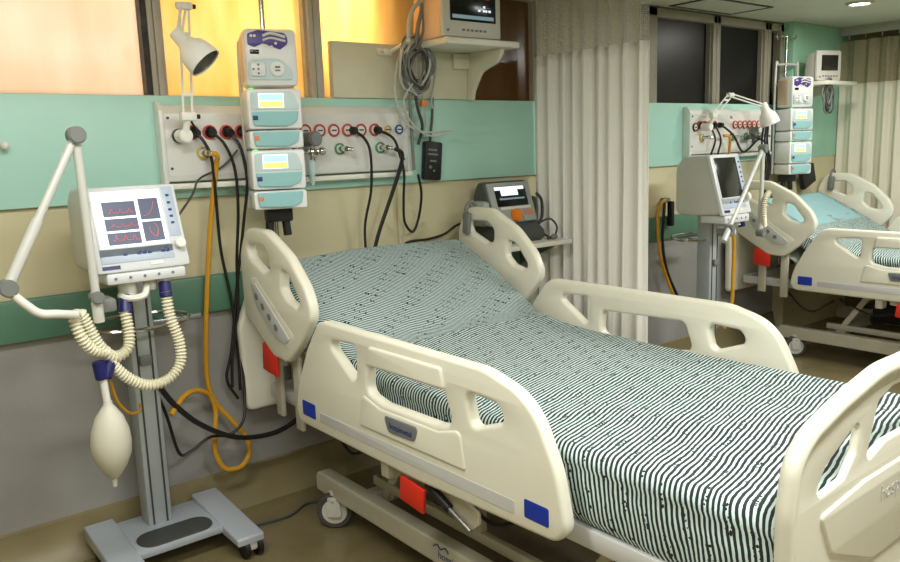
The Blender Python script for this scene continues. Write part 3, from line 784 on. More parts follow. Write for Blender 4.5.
# ------------------------------------------------------------------ monitors on their shelves
def make_shelf(label, x0, x1, z, yf, brx):
    r = thing('monitor_shelf', label, 'shelf', ((x0 + x1) / 2, -.1, z), 'monitor shelves')
    MB().bb((x0, yf, z - .028), (x1, -.037, z), .006).build('shelf_board', 'white_board', r)
    b = MB().plate(fillet([(-.037, z - .24), (-.037, z - .028), (yf + .03, z - .028), (yf + .03, z - .05, .02), (yf + .06, z - .085, .05), (-.13, z - .12, .05), (-.075, z - .20, .05), (-.065, z - .24)]), [], .022, .004, PX(brx))
    b.build('bracket', 'sill_cream', r)
    MB().bb((brx - .10, -.055, z - .10), (brx - .01, -.036, z - .03), .004).build('fixing_plate', 'sill_cream', r)
    return r
sh1 = make_shelf('white bracket shelf under the patient monitor beside the curtain', 2.13, 2.55, 1.858, -.30, 2.47)
def make_monitor(label, x0, x1, z, yf, on=True, yaw=0, hgt=.28, dep=.22):
    cx = (x0 + x1) / 2
    r = thing('patient_monitor', label, 'monitor', (cx, yf + .1, z), 'patient monitors')
    w_ = x1 - x0
    MB().plate(fillet([(yf + .02, z, .01), (yf + .02, z + hgt, .02), (yf + dep - .02, z + hgt - .02, .03), (yf + dep, z + .02, .02), (yf + dep - .02, z, .01)]), [], w_, .01, PX(cx)).build('housing', 'window_lit_side' if on else 'vent_body', r)
    MB().bb((x0 - .004, yf, z + .002), (x1 + .004, yf + .03, z + hgt + .002), .012).build('bezel', 'vent_body', r)
    s = MB().bb((x0 + .035, yf - .003, z + .068), (x1 - .03, yf + .004, z + hgt - .03), .002).build('screen', 'screen_black' if on else 'screen_off', r)
    y = yf - .0035
    if on:
        a, b = x0 + .045, x1 - .045
        t = MB(); t.bb((a, y - .001, z + .078), (b, y, z + .093)); t.build('screen_menu_bar', 'lit_cyan', s)
        t = MB()
        for k, (u, v, l) in enumerate(((.75, .128, .01), (.62, .112, .012), (.74, .112, .01), (.80, .112, .01), (.88, .112, .012), (.35, .225, .05), (.7, .198, .01))):
            t.bb((a + (b - a) * u, y - .001, z + v), (a + (b - a) * u + l, y, z + v + .008))
        t.build('screen_readings', 'lit_white', s)
        for nm, zz, c in (('screen_trace', .215, 'lit_green'), ('screen_trace', .168, 'lit_red')):
            t = MB(); pts = []
            for k in range(60):
                q = k / 59; e_ = .012 if k % 15 == 7 else (-.004 if k % 15 == 8 else 0)
                pts.append((a + (b - a) * .68 * q, y, z + zz + e_ * (1 if c == 'lit_green' else .5)))
            t.tube(pts, .0007, n=4, straight=True)
            t.bb((a + (b - a) * .80, y - .001, z + zz - .004), (a + (b - a) * .90, y, z + zz + .006)); t.build(nm, c, s)
    k = MB()
    for q in range(6): k.bb((cx - .06 + .024 * q, yf - .003, z + .028), (cx - .046 + .024 * q, yf + .002, z + .037), .001)
    k.cyl((x0 + .022, yf - .003, z + .028), (x0 + .022, yf + .002, z + .028), .006)
    k.build('control_keys', 'mid_grey', r)
    return r
make_monitor('patient monitor with dark lit screen on the bracket shelf beside the curtain', 2.125, 2.445, 1.858, -.29)
sh2 = thing('monitor_shelf', 'small white shelf on the mint pier under the grey monitor', 'shelf', (5.48, -.09, 1.735), 'monitor shelves')
MB().bb((5.34, -.34, 1.735), (5.76, -.09, 1.762), .005).build('shelf_board', 'white_board', sh2)
MB().plate(fillet([(-.09, 1.60), (-.09, 1.735), (-.27, 1.735), (-.25, 1.70, .05), (-.12, 1.66, .04), (-.11, 1.60)]), [], .02, .003, PX(5.55)).build('bracket', 'sill_cream', sh2)
make_monitor('grey patient monitor with blank screen on the mint pier', 5.36, 5.57, 1.762, -.30, on=False, hgt=.20, dep=.12).rotation_euler.z = -.30

# ------------------------------------------------------------------ defibrillator on its shelf
r = thing('wall_shelf', 'white wall shelf carrying the defibrillator beside the cream curtain', 'shelf', (2.66, -.18, .93))
MB().bb((2.43, -.335, .925), (2.845, -.003, .948), .004).build('shelf_board', 'white_board', r)
for x in (2.50, 2.79): MB().plate(fillet([(-.003, .80), (-.003, .925), (-.28, .925), (-.26, .905), (-.03, .80)]), [], .012, .002, PX(x)).build('bracket', 'steel', r)
r = thing('defibrillator', 'grey and black defibrillator with orange dial on the white wall shelf', 'defibrillator', (2.63, -.16, .948))
dx0, dx1 = 2.465, 2.745
body = MB().plate(fillet([(-.05, .955, .02), (-.04, 1.17, .04), (-.075, 1.235, .03), (-.13, 1.235, .02), (-.195, 1.04, .03), (-.255, 1.00, .02), (-.265, .955, .02)]), [], dx1 - dx0, .018, PX((dx0 + dx1) / 2))
body.bb((dx0 + .02, -.25, .947), (dx1 - .02, -.06, .965), .006)
body.build('housing', 'defib_body', r)
# slanted face
na = math.atan2(.065, .195); fm = T(((dx0 + dx1) / 2, -.168, 1.135)) @ rotx(-na)
def face(a, b, th, m, name, par, lift=0, bev=.003):
    c = MB(); c.box((0, 0, 0), (a[2] - a[0], th, a[3] - a[1]), bev)
    bmesh.ops.transform(c.bm, matrix=fm @ T(((a[0] + a[2]) / 2, -lift, (a[1] + a[3]) / 2)), verts=c.bm.verts); return c.build(name, m, par)
f = face((-.135, -.10, .135, .098), 0, .012, 'defib_face', 'front_panel', r)
s = face((-.100, -.020, .100, .078), 0, .004, 'screen_black', 'screen', f, .007)
face((-.10, .060, .09, .076), 0, .002, 'lit_white', 'screen_header', s, .009, 0); face((-.065, .032, .045, .062), 0, .002, 'lit_white', 'screen_box', s, .009, 0)
face((-.08, .012, .08, .020), 0, .002, 'lit_cyan', 'screen_line', s, .009, 0); face((-.085, -.035, .11, -.023), 0, .003, 'outlet_white', 'key_strip', f, .007, 0)
face((.06, -.068, .115, -.045), 0, .005, 'coral', 'key_pad', f, .007); face((.045, -.098, .115, -.072), 0, .008, 'defib_face', 'key_pad', f, .008)
kb = MB(); c0 = fm @ Vector((-.005, -.006, -.068)); c1 = fm @ Vector((-.005, -.030, -.068)); kb.cyl(c0, c1, .031, bev=.005, n=28); kb.build('dial', 'orange', f)
pd = MB(); pd.box((dx0 - .028, -.13, 1.09), (.045, .10, .12), .018); pd.lathe([(0, .035), (.012, .038), (.02, .03)], (dx0 - .02, -.185, 1.07), (-.2, -1, 0)); pd.build('paddle', 'defib_face', r)
pd = MB(); pd.box((dx1 + .022, -.12, 1.08), (.03, .09, .15), .014); pd.tube([(dx1 + .025, -.17, 1.17), (dx1 + .05, -.18, 1.13), (dx1 + .05, -.18, 1.05), (dx1 + .02, -.17, 1.0)], .008); pd.build('paddle', 'dark_grey', r)
cb = MB(); cb.tube([(2.74, -.20, 1.02), (2.785, -.24, 1.045), (2.825, -.25, 1.01), (2.82, -.25, .972), (2.77, -.27, .958), (2.73, -.28, .955)], .005)
cb.tube([(2.75, -.22, .985), (2.765, -.25, .960), (2.80, -.26, .956), (2.825, -.24, .957)], .005)
tag(cb.build('defibrillator_lead', 'dark_grey'), 'dark lead curled on the shelf beside the defibrillator', 'cable')
plg = MB(); plg.ball((2.765, -.292, .963), .014, sc=(1.4, 1, 1)); tag(plg.build('electrode_plug', 'mid_grey'), 'small grey plug lying on the front edge of the wall shelf', 'plug')

# ------------------------------------------------------------------ things hanging on the wall
def cord(name, label, pts, r=.006, m='black', cat='cable', group=None, plug=None):
    b = MB(); b.tube(pts, r, per=8, n=8)
    if plug is None: o = b.build(name, m); return tag(o, label, cat, group)
    t = thing(name, label, cat, pts[0], group); b.build('cable', m, t)
    p = MB(); q = Vector(pts[0]); p.cyl(q + Vector((0, .022, 0)), q + Vector((.001, -.012, -.002)), .019, .015, n=16, bev=.003); p.build('plug', plug, t)
    return t
def W(pts, y0=-.115, y1=-.05):  # a hanging lead: (x, z) points, its depth easing from the socket to the wall
    n = len(pts); return [(x, -.085 if i == 0 else (-.105 if z > 1.26 else (-.085 if z > 1.12 else -.05)), z) for i, (x, z) in enumerate(pts)]
cord('power_cord', 'black lead from the socket beside the jointed lamp, crossing in front of the yellow hose', W([(1.117, 1.486), (1.138, 1.45), (1.160, 1.387), (1.172, 1.237), (1.189, 1.046), (1.215, .847), (1.225, .646), (1.222, .483)]), plug='black', group='socket leads')
cord('power_cord', 'black lead from the second red-ringed socket along from the jointed lamp', W([(1.178, 1.488), (1.215, 1.44), (1.247, 1.346), (1.256, 1.194), (1.250, 1.00), (1.238, .80), (1.20, .62), (1.19, .50)]), plug='black', group='socket leads')
cord('power_cord', 'black lead from the socket nearest the pump column', W([(1.246, 1.486), (1.275, 1.43), (1.292, 1.306), (1.276, 1.154), (1.240, .884), (1.20, .652), (1.170, .54), (1.21, .45)]), plug='black', group='socket leads')
cord('power_cord', 'thin black lead looping from the jointed lamp to its socket', [(1.075, -.145, 1.535), (1.095, -.12, 1.515), (1.112, -.12, 1.49)], .004)
cord('power_cord', 'black lead from a red-ringed socket hanging straight to the striped mattress', W([(1.792, 1.486), (1.83, 1.45), (1.855, 1.385), (1.862, 1.234), (1.845, 1.085), (1.842, .93)]), plug='black', group='socket leads')
cord('power_cord', 'black lead making a long loop beside the hanging black case', W([(1.913, 1.487), (1.975, 1.45), (2.005, 1.38), (2.024, 1.30), (2.03, 1.181), (2.056, 1.08), (2.098, 1.032), (2.134, 1.092), (2.129, 1.20), (2.100, 1.29)]), plug='black', group='socket leads')
cord('gas_hose', 'thick black gas hose slanting from the green valve to the striped mattress', [(1.965, -.128, 1.405), (2.0, -.13, 1.385), (2.0, -.11, 1.32), (1.955, -.09, 1.19), (1.895, -.08, 1.05), (1.852, -.08, .93)], .0085, cat='hose')
cord('power_cord', 'black lead lying along the wall toward the defibrillator shelf', [(2.03, -.05, .93), (2.06, -.05, .985), (2.187, -.05, .99), (2.28, -.05, 1.005), (2.36, -.05, 1.04), (2.44, -.05, 1.05), (2.50, -.045, 1.05)], .006)
cord('monitor_lead', 'thin grey lead swinging from the ventilator up behind the pump column', [(.93, -.33, 1.20), (1.02, -.25, 1.27), (1.11, -.10, 1.32), (1.21, -.08, 1.36), (1.27, -.09, 1.42)], .004, 'dark_grey')
cord('oxygen_hose', 'yellow hose dropping down the wall to a loop above the floor', [(1.150, -.128, 1.410), (1.172, -.13, 1.40), (1.174, -.10, 1.35), (1.156, -.06, 1.164), (1.130, -.055, .977), (1.102, -.055, .749), (1.092, -.05, .56), (1.115, -.05, .46), (1.170, -.06, .375), (1.215, -.08, .30), (1.222, -.09, .235), (1.18, -.10, .19), (1.115, -.10, .20), (1.085, -.09, .27), (1.10, -.07, .36), (1.11, -.06, .43), (1.085, -.07, .50), (1.02, -.10, .535), (.96, -.14, .53), (.90, -.18, .49)], .0095, 'yellow_hose', 'hose')
cord('power_cord', 'thick black cable sagging from the ventilator column to the bed', [(.86, -.18, .62), (.92, -.17, .52), (1.012, -.16, .42), (1.143, -.15, .335), (1.287, -.14, .305), (1.40, -.14, .33), (1.50, -.16, .42)], .010)
cord('power_cord', 'thin black lead drooping behind the yellow hose loop', [(.87, -.14, .57), (.904, -.12, .469), (.939, -.11, .316), (.984, -.11, .31), (1.06, -.11, .345), (1.14, -.11, .335), (1.20, -.11, .38), (1.225, -.08, .48), (1.235, -.06, .62)], .006)
cord('power_cord', 'thin dark lead lying on the floor between ventilator and bed', [(.95, -.20, .006), (1.1, -.24, .006), (1.28, -.27, .006), (1.40, -.22, .006), (1.5, -.30, .006), (1.62, -.42, .006), (1.50, -.55, .006)], .005, 'dark_grey')
# a lead off the second column
cord('power_cord', 'black lead hanging beside the black windows, near the second ventilator', [(4.00, -.03, 1.04), (3.965, -.05, .95), (3.955, -.05, .80), (3.99, -.06, .62), (4.05, -.10, .45)], .009)
cord('oxygen_hose', 'yellow hose arching down the wall behind the second ventilator', [(4.01, -.03, 1.05), (3.935, -.05, 1.03), (3.905, -.05, .95), (3.925, -.05, .75), (3.975, -.06, .60), (4.04, -.08, .45)], .010, 'yellow_hose', 'hose')
cord('gas_hose', 'yellow hose standing along the second ventilator column', [(4.12, -.42, .86), (4.13, -.42, .75), (4.125, -.42, .6), (4.12, -.42, .45), (4.08, -.40, .30)], .011, 'yellow_hose', 'hose')
for k, (xa, xb, zb, nm) in enumerate(((4.37, 4.36, 1.22, 'short black lead below the second panel, nearest its jointed lamp'), (4.43, 4.45, 1.20, 'black lead below the second panel, second from the jointed lamp'))):
    cord('power_cord', nm, [(xa, -.085, 1.487), (xa + .01, -.12, 1.40), ((xa + xb) / 2, -.10, 1.30), (xb, -.06, 1.15), (xb, -.05, .95)], .006, plug='black')
cord('power_cord', 'black lead sagging across the second panel toward the far pump column', [(4.50, -.085, 1.487), (4.58, -.12, 1.42), (4.68, -.12, 1.32), (4.76, -.12, 1.33), (4.88, -.12, 1.39), (4.97, -.13, 1.36)], .007, plug='black')
cord('oxygen_hose', 'short yellow hose below the second panel', [(4.47, -.12, 1.42), (4.53, -.125, 1.41), (4.57, -.10, 1.32), (4.58, -.08, 1.15), (4.58, -.06, .95)], .009, 'yellow_hose', 'hose')
for k, dx in enumerate((0, .03, .055)):
    cord('power_cord', ('black lead knotted beside the far pump column, nearest the second panel', 'middle black lead hanging beside the far pump column', 'black lead hanging closest to the far pump column')[k], [(4.90 + dx, -.14, 1.47), (4.87 + dx * 1.2, -.15, 1.36), (4.91 + dx, -.16, 1.22), (4.88 + dx, -.16, 1.10), (4.93 + dx * .6, -.15, 1.01), (4.90 + dx, -.14, 1.12)], .007)

# conduit below the panel
cd = MB().bb((2.048, -.016, .95), (2.068, 0, 1.25), .003); tag(cd.build('wall_conduit', 'wall_cream'), 'thin cream conduit running down the wall behind the slanting hose', 'conduit')
hk = MB().cyl((.50, -.022, 1.455), (.50, -.05, 1.455), .009).ball((.50, -.052, 1.455), .014); tag(hk.build('coat_knob', 'outlet_white'), 'small white knob on the mint board under the peach window', 'knob')

# vacuum regulator on the panel
r = thing('vacuum_regulator', 'grey round gauge with valve plugged into the bedhead panel beside the pump column', 'gauge', (1.56, -.12, 1.41))
g = MB(); g.cyl((1.575, -.066, 1.452), (1.577, -.145, 1.455), .030, bev=.004, n=28); g.build('gauge_case', 'mid_grey', r)
MB().cyl((1.577, -.145, 1.455), (1.5772, -.148, 1.455), .024, n=28).build('gauge_dial', 'badge_grey', r)
g = MB(); g.cyl((1.572, -.12, 1.43), (1.570, -.12, 1.365), .011); g.cyl((1.53, -.12, 1.405), (1.615, -.12, 1.405), .010); g.ball((1.615, -.12, 1.405), .017); g.box((1.57, -.13, 1.40), (.035, .03, .028), .006); g.build('valve_body', 'chrome', r)
MB().lathe([(0, .010), (.01, .018), (.05, .018), (.06, .012), (.09, .009), (.1, .005)], (1.563, -.12, 1.372), (0, 0, -1)).build('fluid_trap', 'pump_shade', r)
r = thing('vacuum_regulator', 'dark round gauge on the second panel beside the far lamp shade', 'gauge', (4.82, -.12, 1.41))
MB().cyl((4.82, -.10, 1.44), (4.82, -.14, 1.44), .030, bev=.004).build('gauge_case', 'mid_grey', r)
MB().cyl((4.82, -.12, 1.41), (4.82, -.12, 1.37), .011).cyl((4.76, -.12, 1.405), (4.88, -.12, 1.405), .012).ball((4.75, -.12, 1.405), .016).build('valve_body', 'dark_grey', r)

# bundle of monitor leads on its hanger, beside the monitor
r = thing('cable_hanger', 'white hooked bracket on the cream board beside the patient monitor', 'hook', (2.03, -.05, 1.82))
MB().bb((1.955, -.05, 1.80), (2.03, -.035, 1.83), .004).cyl((2.02, -.04, 1.815), (2.06, -.14, 1.86), .008).cyl((1.985, -.045, 1.82), (1.975, -.08, 1.815), .010).build('hook_arm', 'outlet_white', r)
rn = random.Random(3); b = MB()
for k in range(15):
    w_, h_, cx, cz = .055 + rn.uniform(-.02, .03), .10 + rn.uniform(-.03, .02), 2.105 + rn.uniform(-.022, .022), 1.755 + rn.uniform(-.02, .02)
    y = -.115 + rn.uniform(-.028, .02); ro = rn.uniform(-.35, .35)
    pts = []
    for q in range(10):
        a = 2 * PI * q / 10; u, v = w_ * math.cos(a), h_ * math.sin(a)
        pts.append((cx + u * math.cos(ro) - v * math.sin(ro), y + .012 * math.sin(2 * a + k), cz + u * math.sin(ro) + v * math.cos(ro)))
    b.tube(pts, .0055, per=5, n=6, closed=True, mi=(0, 1, 0, 1, 2)[k % 5])
r = thing('monitor_cable_bundle', 'coiled bundle of grey monitor leads hanging beside the patient monitor', 'cables', (2.105, -.12, 1.70))
b.build('coil', ['cable_grey', 'cable_pale', 'dark_grey'], r)
MB().tube([(2.06, -.13, 1.84), (2.055, -.14, 1.92), (2.08, -.15, 1.99), (2.13, -.16, 2.03), (2.16, -.16, 2.06)], .009).build('bundle_lead', 'cable_pale', r)
MB().tube([(2.10, -.12, 1.83), (2.105, -.14, 1.92), (2.12, -.15, 2.0), (2.09, -.15, 2.08)], .009).build('bundle_lead', 'cable_grey', r)
MB().tube([(2.12, -.12, 1.84), (2.125, -.15, 1.90), (2.13, -.15, 1.98), (2.16, -.15, 2.06)], .007).build('bundle_lead', 'cable_grey', r)
MB().bb((2.128, -.165, 1.885), (2.142, -.14, 1.915), .003).build('lead_tag', 'red', r)
MB().tube([(2.08, -.11, 1.68), (2.075, -.10, 1.60), (2.078, -.10, 1.45), (2.083, -.10, 1.31)], .0075).build('bundle_lead', 'cable_grey', r)
MB().tube([(2.06, -.12, 1.83), (2.0, -.12, 1.74), (1.985, -.12, 1.64), (2.02, -.12, 1.53), (2.12, -.12, 1.475), (2.30, -.10, 1.478)], .005).build('bundle_lead', 'cable_pale', r)
MB().tube([(2.15, -.12, 1.83), (2.22, -.10, 1.78), (2.23, -.08, 1.70), (2.225, -.06, 1.62), (2.235, -.05, 1.58)], .005).build('bundle_lead', 'cable_pale', r)
MB().tube([(2.08, -.13, 1.69), (2.02, -.13, 1.60), (2.07, -.13, 1.50), (2.18, -.12, 1.455), (2.30, -.11, 1.478)], .004).build('bundle_lead', 'cable_pale', r)
MB().tube([(2.105, -.10, 1.66), (2.13, -.08, 1.58), (2.16, -.07, 1.50), (2.14, -.06, 1.42)], .007).build('bundle_lead', 'dark_grey', r)
MB().tube([(2.14, -.09, 1.66), (2.17, -.07, 1.60), (2.15, -.06, 1.54), (2.12, -.06, 1.49), (2.17, -.06, 1.46), (2.19, -.06, 1.52), (2.17, -.06, 1.60)], .004).build('bundle_lead', 'cable_pale', r)
MB().cyl((2.175, -.05, 1.60), (2.175, -.075, 1.60), .015).build('sensor_clip', 'orange', r)
r = thing('handheld_case', 'black cased handset hanging on a dark strap from the leads beside the panel', 'handset', (2.225, -.05, 1.26))
MB().box((2.228, -.0415, 1.345), (.098, .035, .175), .010, roty(.10)).build('case_body', 'black', r)
kp = MB()
for z, w_ in ((1.395, .05), (1.375, .055), (1.345, .035)): kp.box((2.222, -.060, z), (w_, .002, .008), 0, roty(.10))
kp.ball((2.205, -.059, 1.318), .008).ball((2.225, -.059, 1.30), .006); kp.build('case_lettering', 'mid_grey', r)
MB().tube([(2.238, -.05, 1.63), (2.236, -.045, 1.54), (2.218, -.045, 1.43)], .006).build('strap', 'dark_grey', r)
# second monitor's leads and the black case on the far side
b = MB(); rn = random.Random(8)
for k in range(8):
    cx, cz = 5.42 + rn.uniform(-.02, .03), 1.66 + rn.uniform(-.03, .03)
    b.tube([(cx + .05 * math.cos(a_ * PI / 4), -.30 + rn.uniform(-.01, .01), cz + .09 * math.sin(a_ * PI / 4)) for a_ in range(8)], .006, per=5, n=6, closed=True, mi=k % 2)
tag(b.build('monitor_cable_bundle', ['cable_grey', 'dark_grey']), 'coil of dark grey leads hanging under the grey monitor', 'cables')
r = thing('handheld_case', 'black cased handset hanging below the far pump column beside the far bed', 'handset', (5.5, -.13, 1.06))
MB().box((5.51, -.135, 1.12), (.17, .04, .14), .010, roty(-.35)).build('case_body', 'black', r)
MB().tube([(5.50, -.12, 1.19), (5.47, -.11, 1.35), (5.46, -.11, 1.60)], .005).build('strap', 'dark_grey', r)
r = thing('wall_socket', 'small dark socket with plug at the bumper rail past the curtain', 'socket', (4.04, -.03, .95))
MB().bb((3.995, -.04, 1.03), (4.045, 0, 1.06), .006).build('faceplate', 'mid_grey', r)
MB().bb((4.015, -.07, .89), (4.045, -.035, 1.04), .006).build('plug', 'black', r)

# ------------------------------------------------------------------ lung ventilators
def make_ventilator(label, o, on, elbow, tip, foot, hz=.88, top=1.317, cy=.13):
    o = Vector(o); HS = T((0, 0, top)) @ Matrix.Diagonal((.86, 1, hz, 1)) @ T((0, 0, -1.335))
    r = thing('ventilator', label, 'ventilator', o, 'lung ventilators')
    mb = lambda: MB(o)
    # base: cross plate, two sloping runners, foot pad
    b = mb(); bx = .075
    for s in (-1, 1):
        b.plate(fillet([(.255, .062), (.255, .118, .01), (-.17, .088, .01), (-.17, .062)]), [], .10, .006, PX(bx + s * .195))
    b.bb((bx - .15, -.045, .07), (bx + .15, .245, .098), .006)
    base = b.build('base', 'vent_base', r)
    MB(o).plate(fillet([(bx - .13, -.036, .055), (bx - .13, .085, .055), (bx + .13, .085, .055), (bx + .13, -.036, .055)]), [], .006, .002, PZ(.1)).build('foot_pad', 'dark_grey', base)
    for x, y in ((bx - .19, -.14), (bx + .205, -.14), (bx - .19, .20), (bx + .205, .20)):
        c = mb(); c.box((x, y, .052), (.034, .05, .045), .008); c = c.build('caster', 'caster_white', r)
        for s in (-1, 1):
            w_ = mb(); w_.lathe([(-.007, .001), (-.007, .030), (-.009, .036), (.009, .036), (.007, .030), (.007, .001)], (x + s * .024, y, .036), (1, 0, 0), n=22)
            w_.build('wheel', 'black', c)
    # column with two grooves
    cx = .062
    c = mb(); c.bb((cx - .044, cy, .09), (cx + .044, cy + .09, 1.16 if cy > .1 else 1.02), .012); col = c.build('column', 'vent_column', r)
    for x in (-.024, .024):
        mb().bb((cx + x - .003, cy - .003, .10), (cx + x + .003, cy + .0005, 1.0)).build('column_groove', 'dark_grey', col)
    mb().bb((cx - .02, cy - .015, .69), (cx + .02, cy, .725), .004).build('column_clip', 'mid_grey', col)
    t = mb(); ring = [(.055 + .17 * math.cos(2 * PI * k / 16), .13 + .10 * math.sin(2 * PI * k / 16), .845 + .01 * math.sin(2 * PI * k / 16)) for k in range(16)]
    t.tube(ring, .007, per=3, closed=True); t.build('hose_ring', 'chrome', r)
    mb().bb((.09, .16, .815), (.29, .20, .835), .006).build('side_arm', 'badge_grey', r)
    # head unit: slanted front, long body
    tilt = .30
    mh = lambda: MB(o, HS)
    h_ = mh(); h_.plate(fillet([(.02, 1.04, .02), (.13, 1.05, .03), (.13, 1.28, .05), (.08, 1.328, .02), (-.065, 1.335, .01), (-.155, 1.05, .02)]), [], .31, .012, PX(.0))
    head = h_.build('head_unit', 'vent_body', r)
    fm2 = T((0, -.116, 1.19)) @ rotx(-math.atan2(.09, .285))
    def fp(x0, z0, x1, z1, th, m, name, par, lift, bev=.003, q=None):
        k = MB(o, HS); k.box((0, 0, 0), (x1 - x0, th, z1 - z0), bev); bmesh.ops.transform(k.bm, matrix=fm2 @ T(((x0 + x1) / 2, -lift, (z0 + z1) / 2)), verts=k.bm.verts); return k.build(name, m, par)
    f = fp(-.165, -.155, .165, .150, .026, 'vent_face', 'front_panel', head, .004, .012)
    fp(-.145, -.098, .110, .138, .003, 'vent_face', 'screen_surround', f, .018, .001)
    fp(.108, -.045, .150, .138, .003, 'vent_blue_face', 'key_column', f, .018, .001); fp(-.145, -.122, .110, -.072, .003, 'vent_blue_face', 'key_row', f, .018, .001)
    s = fp(-.138, -.068, .102, .130, .004, 'lit_white' if on else 'screen_off', 'screen', f, .019, .001)
    if on:
        for (x0, z0, x1, z1) in ((-.108, .040, .005, .092), (-.108, -.010, .005, .032), (-.108, -.060, .005, -.018), (.018, .022, .088, .098), (.018, -.056, .088, .014)):
            fp(x0, z0, x1, z1, .002, 'lit_screen_dark', 'screen_chart', s, .0215, 0)
        tr = MB(o, HS); y = -.0228
        for zz, am in ((.055, .010), (.005, .008), (-.042, .016)):
            pts = [(-.092 + .094 * q / 40, y, zz + am * (1 if q % 13 in (5, 6) else (.3 if q % 13 in (4, 7) else -.2))) for q in range(41)]
            tr.tube(pts, .0008, n=4, straight=True)
        tr.tube([(.028, y, .035), (.045, y, .04), (.06, y, .055), (.072, y, .085)], .0008, per=4, n=4); tr.tube([(.04, y, -.005), (.045, y, -.03), (.062, y, -.04), (.07, y, -.01), (.06, y, .008)], .0008, per=4, n=4)
        bmesh.ops.transform(tr.bm, matrix=fm2, verts=tr.bm.verts); tr.build('screen_trace', 'lit_red', s)
    k = MB(o, HS)
    for z in (.105, .078, .052, .028, .004): k.box((.128, -.0205, z), (.012, .004, .008), .001)
    for x in (-.06, -.012, .006, .024, .072, .088): k.box((x, -.0205, -.094), (.012, .004, .009), .001)
    bmesh.ops.transform(k.bm, matrix=fm2, verts=k.bm.verts); k.build('key', 'blue_ink', f)
    k = MB(o, HS); k.cyl((.135, -.018, -.075), (.135, -.042, -.075), .018, bev=.003); bmesh.ops.transform(k.bm, matrix=fm2, verts=k.bm.verts); k.build('knob', 'outlet_white', f)
    fp(-.145, -.142, -.085, -.130, .003, 'navy', 'emblem', f, .018, 0); fp(.02, -.140, .065, -.128, .003, 'outlet_white', 'name_strip', f, .018, 0)
    # connector shelf under the front
    p = mh(); p.bb((-.135, -.175, 1.005), (.145, -.02, 1.045), .010); p = p.build('connector_shelf', 'vent_face', r)
    k = mh()
    for x in (-.105, -.055, -.005, .045, .095): k.cyl((x, -.174, 1.027), (x, -.178, 1.027), .005, n=10)
    k.build('port_screw', 'mid_grey', p)
    k = mh(); k.cyl((-.045, -.11, 1.01), (-.045, -.11, .955), .030, bev=.004).cyl((.035, -.11, 1.01), (.035, -.11, .965), .024, bev=.003).cyl((.075, -.13, 1.01), (.075, -.135, .985), .020)
    k.tube([(-.08, -.12, .96), (-.06, -.15, .95), (-.01, -.16, .955), (.01, -.14, .985)], .012, per=4); k.build('gas_port', 'outlet_white', p)
    mh().cyl((-.045, -.11, .958), (-.045, -.11, .945), .028).build('flow_sensor', 'yellow_hose', p)
    # support arm: post piece, upper and lower bars, round joints
    e = Vector(elbow) ; tp = Vector(tip); ft = Vector(foot)
    a = mb(); d1 = (e - ft).normalized()
    a.cyl(ft, e, .0125, n=16); a.cyl(e, tp, .0115, n=16); dd = (tp - e).normalized(); a.cyl(tp - dd * .20, tp, .0155, n=16); a.cyl(ft, ft + (ft - e) * .16, .016, n=16)
    arm = a.build('support_arm', 'vent_arm', r)
    for q in (e, tp, ft): mb().cyl(q + Vector((0, .02, 0)), q + Vector((0, -.026, 0)), .024 if q is not ft else .019, bev=.004, n=24).build('arm_joint', 'mid_grey', arm)
    mb().box((ft + Vector((.03, .04, -.03))), (.05, .09, .04), .008).build('arm_clamp', 'mid_grey', r)
    return r
V1 = (.768, -.305, 0)
vent1 = make_ventilator('lung ventilator with a glowing screen standing by the peach window', V1, True, (-.175, -.24, 1.470), (-.392, -.26, 1.070), (-.160, -.21, 1.005))
V2 = (3.90, -.40, 0)
vent2 = make_ventilator('lung ventilator with a dark screen standing past the curtain', V2, False, (.335, -.12, 1.34), (.335, -.12, .86), (-.10, -.19, .93), 1.12, cy=.0)

# breathing circuit of the first ventilator
r = thing('breathing_circuit', 'cream corrugated breathing hoses looped below the glowing ventilator screen', 'hose', (.70, -.50, .70))
hr_pts = [(.829, -.455, .985), (.836, -.46, .90), (.855, -.465, .82), (.850, -.47, .75), (.805, -.475, .706), (.740, -.48, .702), (.680, -.485, .74), (.632, -.49, .80)]
MB().hose(hr_pts, .0155).build('corrugated_hose', 'hose_cream', r)
hl_pts = [(.700, -.455, .940), (.704, -.465, .87), (.690, -.475, .825), (.648, -.485, .812), (.607, -.495, .855), (.580, -.50, .925), (.562, -.505, .962), (.545, -.51, .945), (.556, -.515, .895), (.585, -.505, .85), (.630, -.49, .83)]
MB().hose(hl_pts, .0155).build('corrugated_hose', 'hose_cream', r)
MB().tube([(.378, -.575, 1.060), (.412, -.575, 1.02), (.445, -.57, .990), (.49, -.56, .98), (.545, -.53, .965)], .0125, n=12).build('connecting_tube', 'outlet_white', r)
for a, b in (((.832, -.445, 1.015), (.829, -.458, .965)), ((.715, -.43, .985), (.702, -.455, .932))):
    MB().cyl(a, b, .019, bev=.003).build('connector', 'navy', r)
MB().cyl((.598, -.50, .81), (.604, -.50, .755), .019, bev=.003).cyl((.636, -.49, .80), (.612, -.50, .755), .018, bev=.003).build('y_piece', 'navy', r)
MB().cyl((.606, -.50, .755), (.610, -.50, .685), .011).build('adapter', 'outlet_white', r)
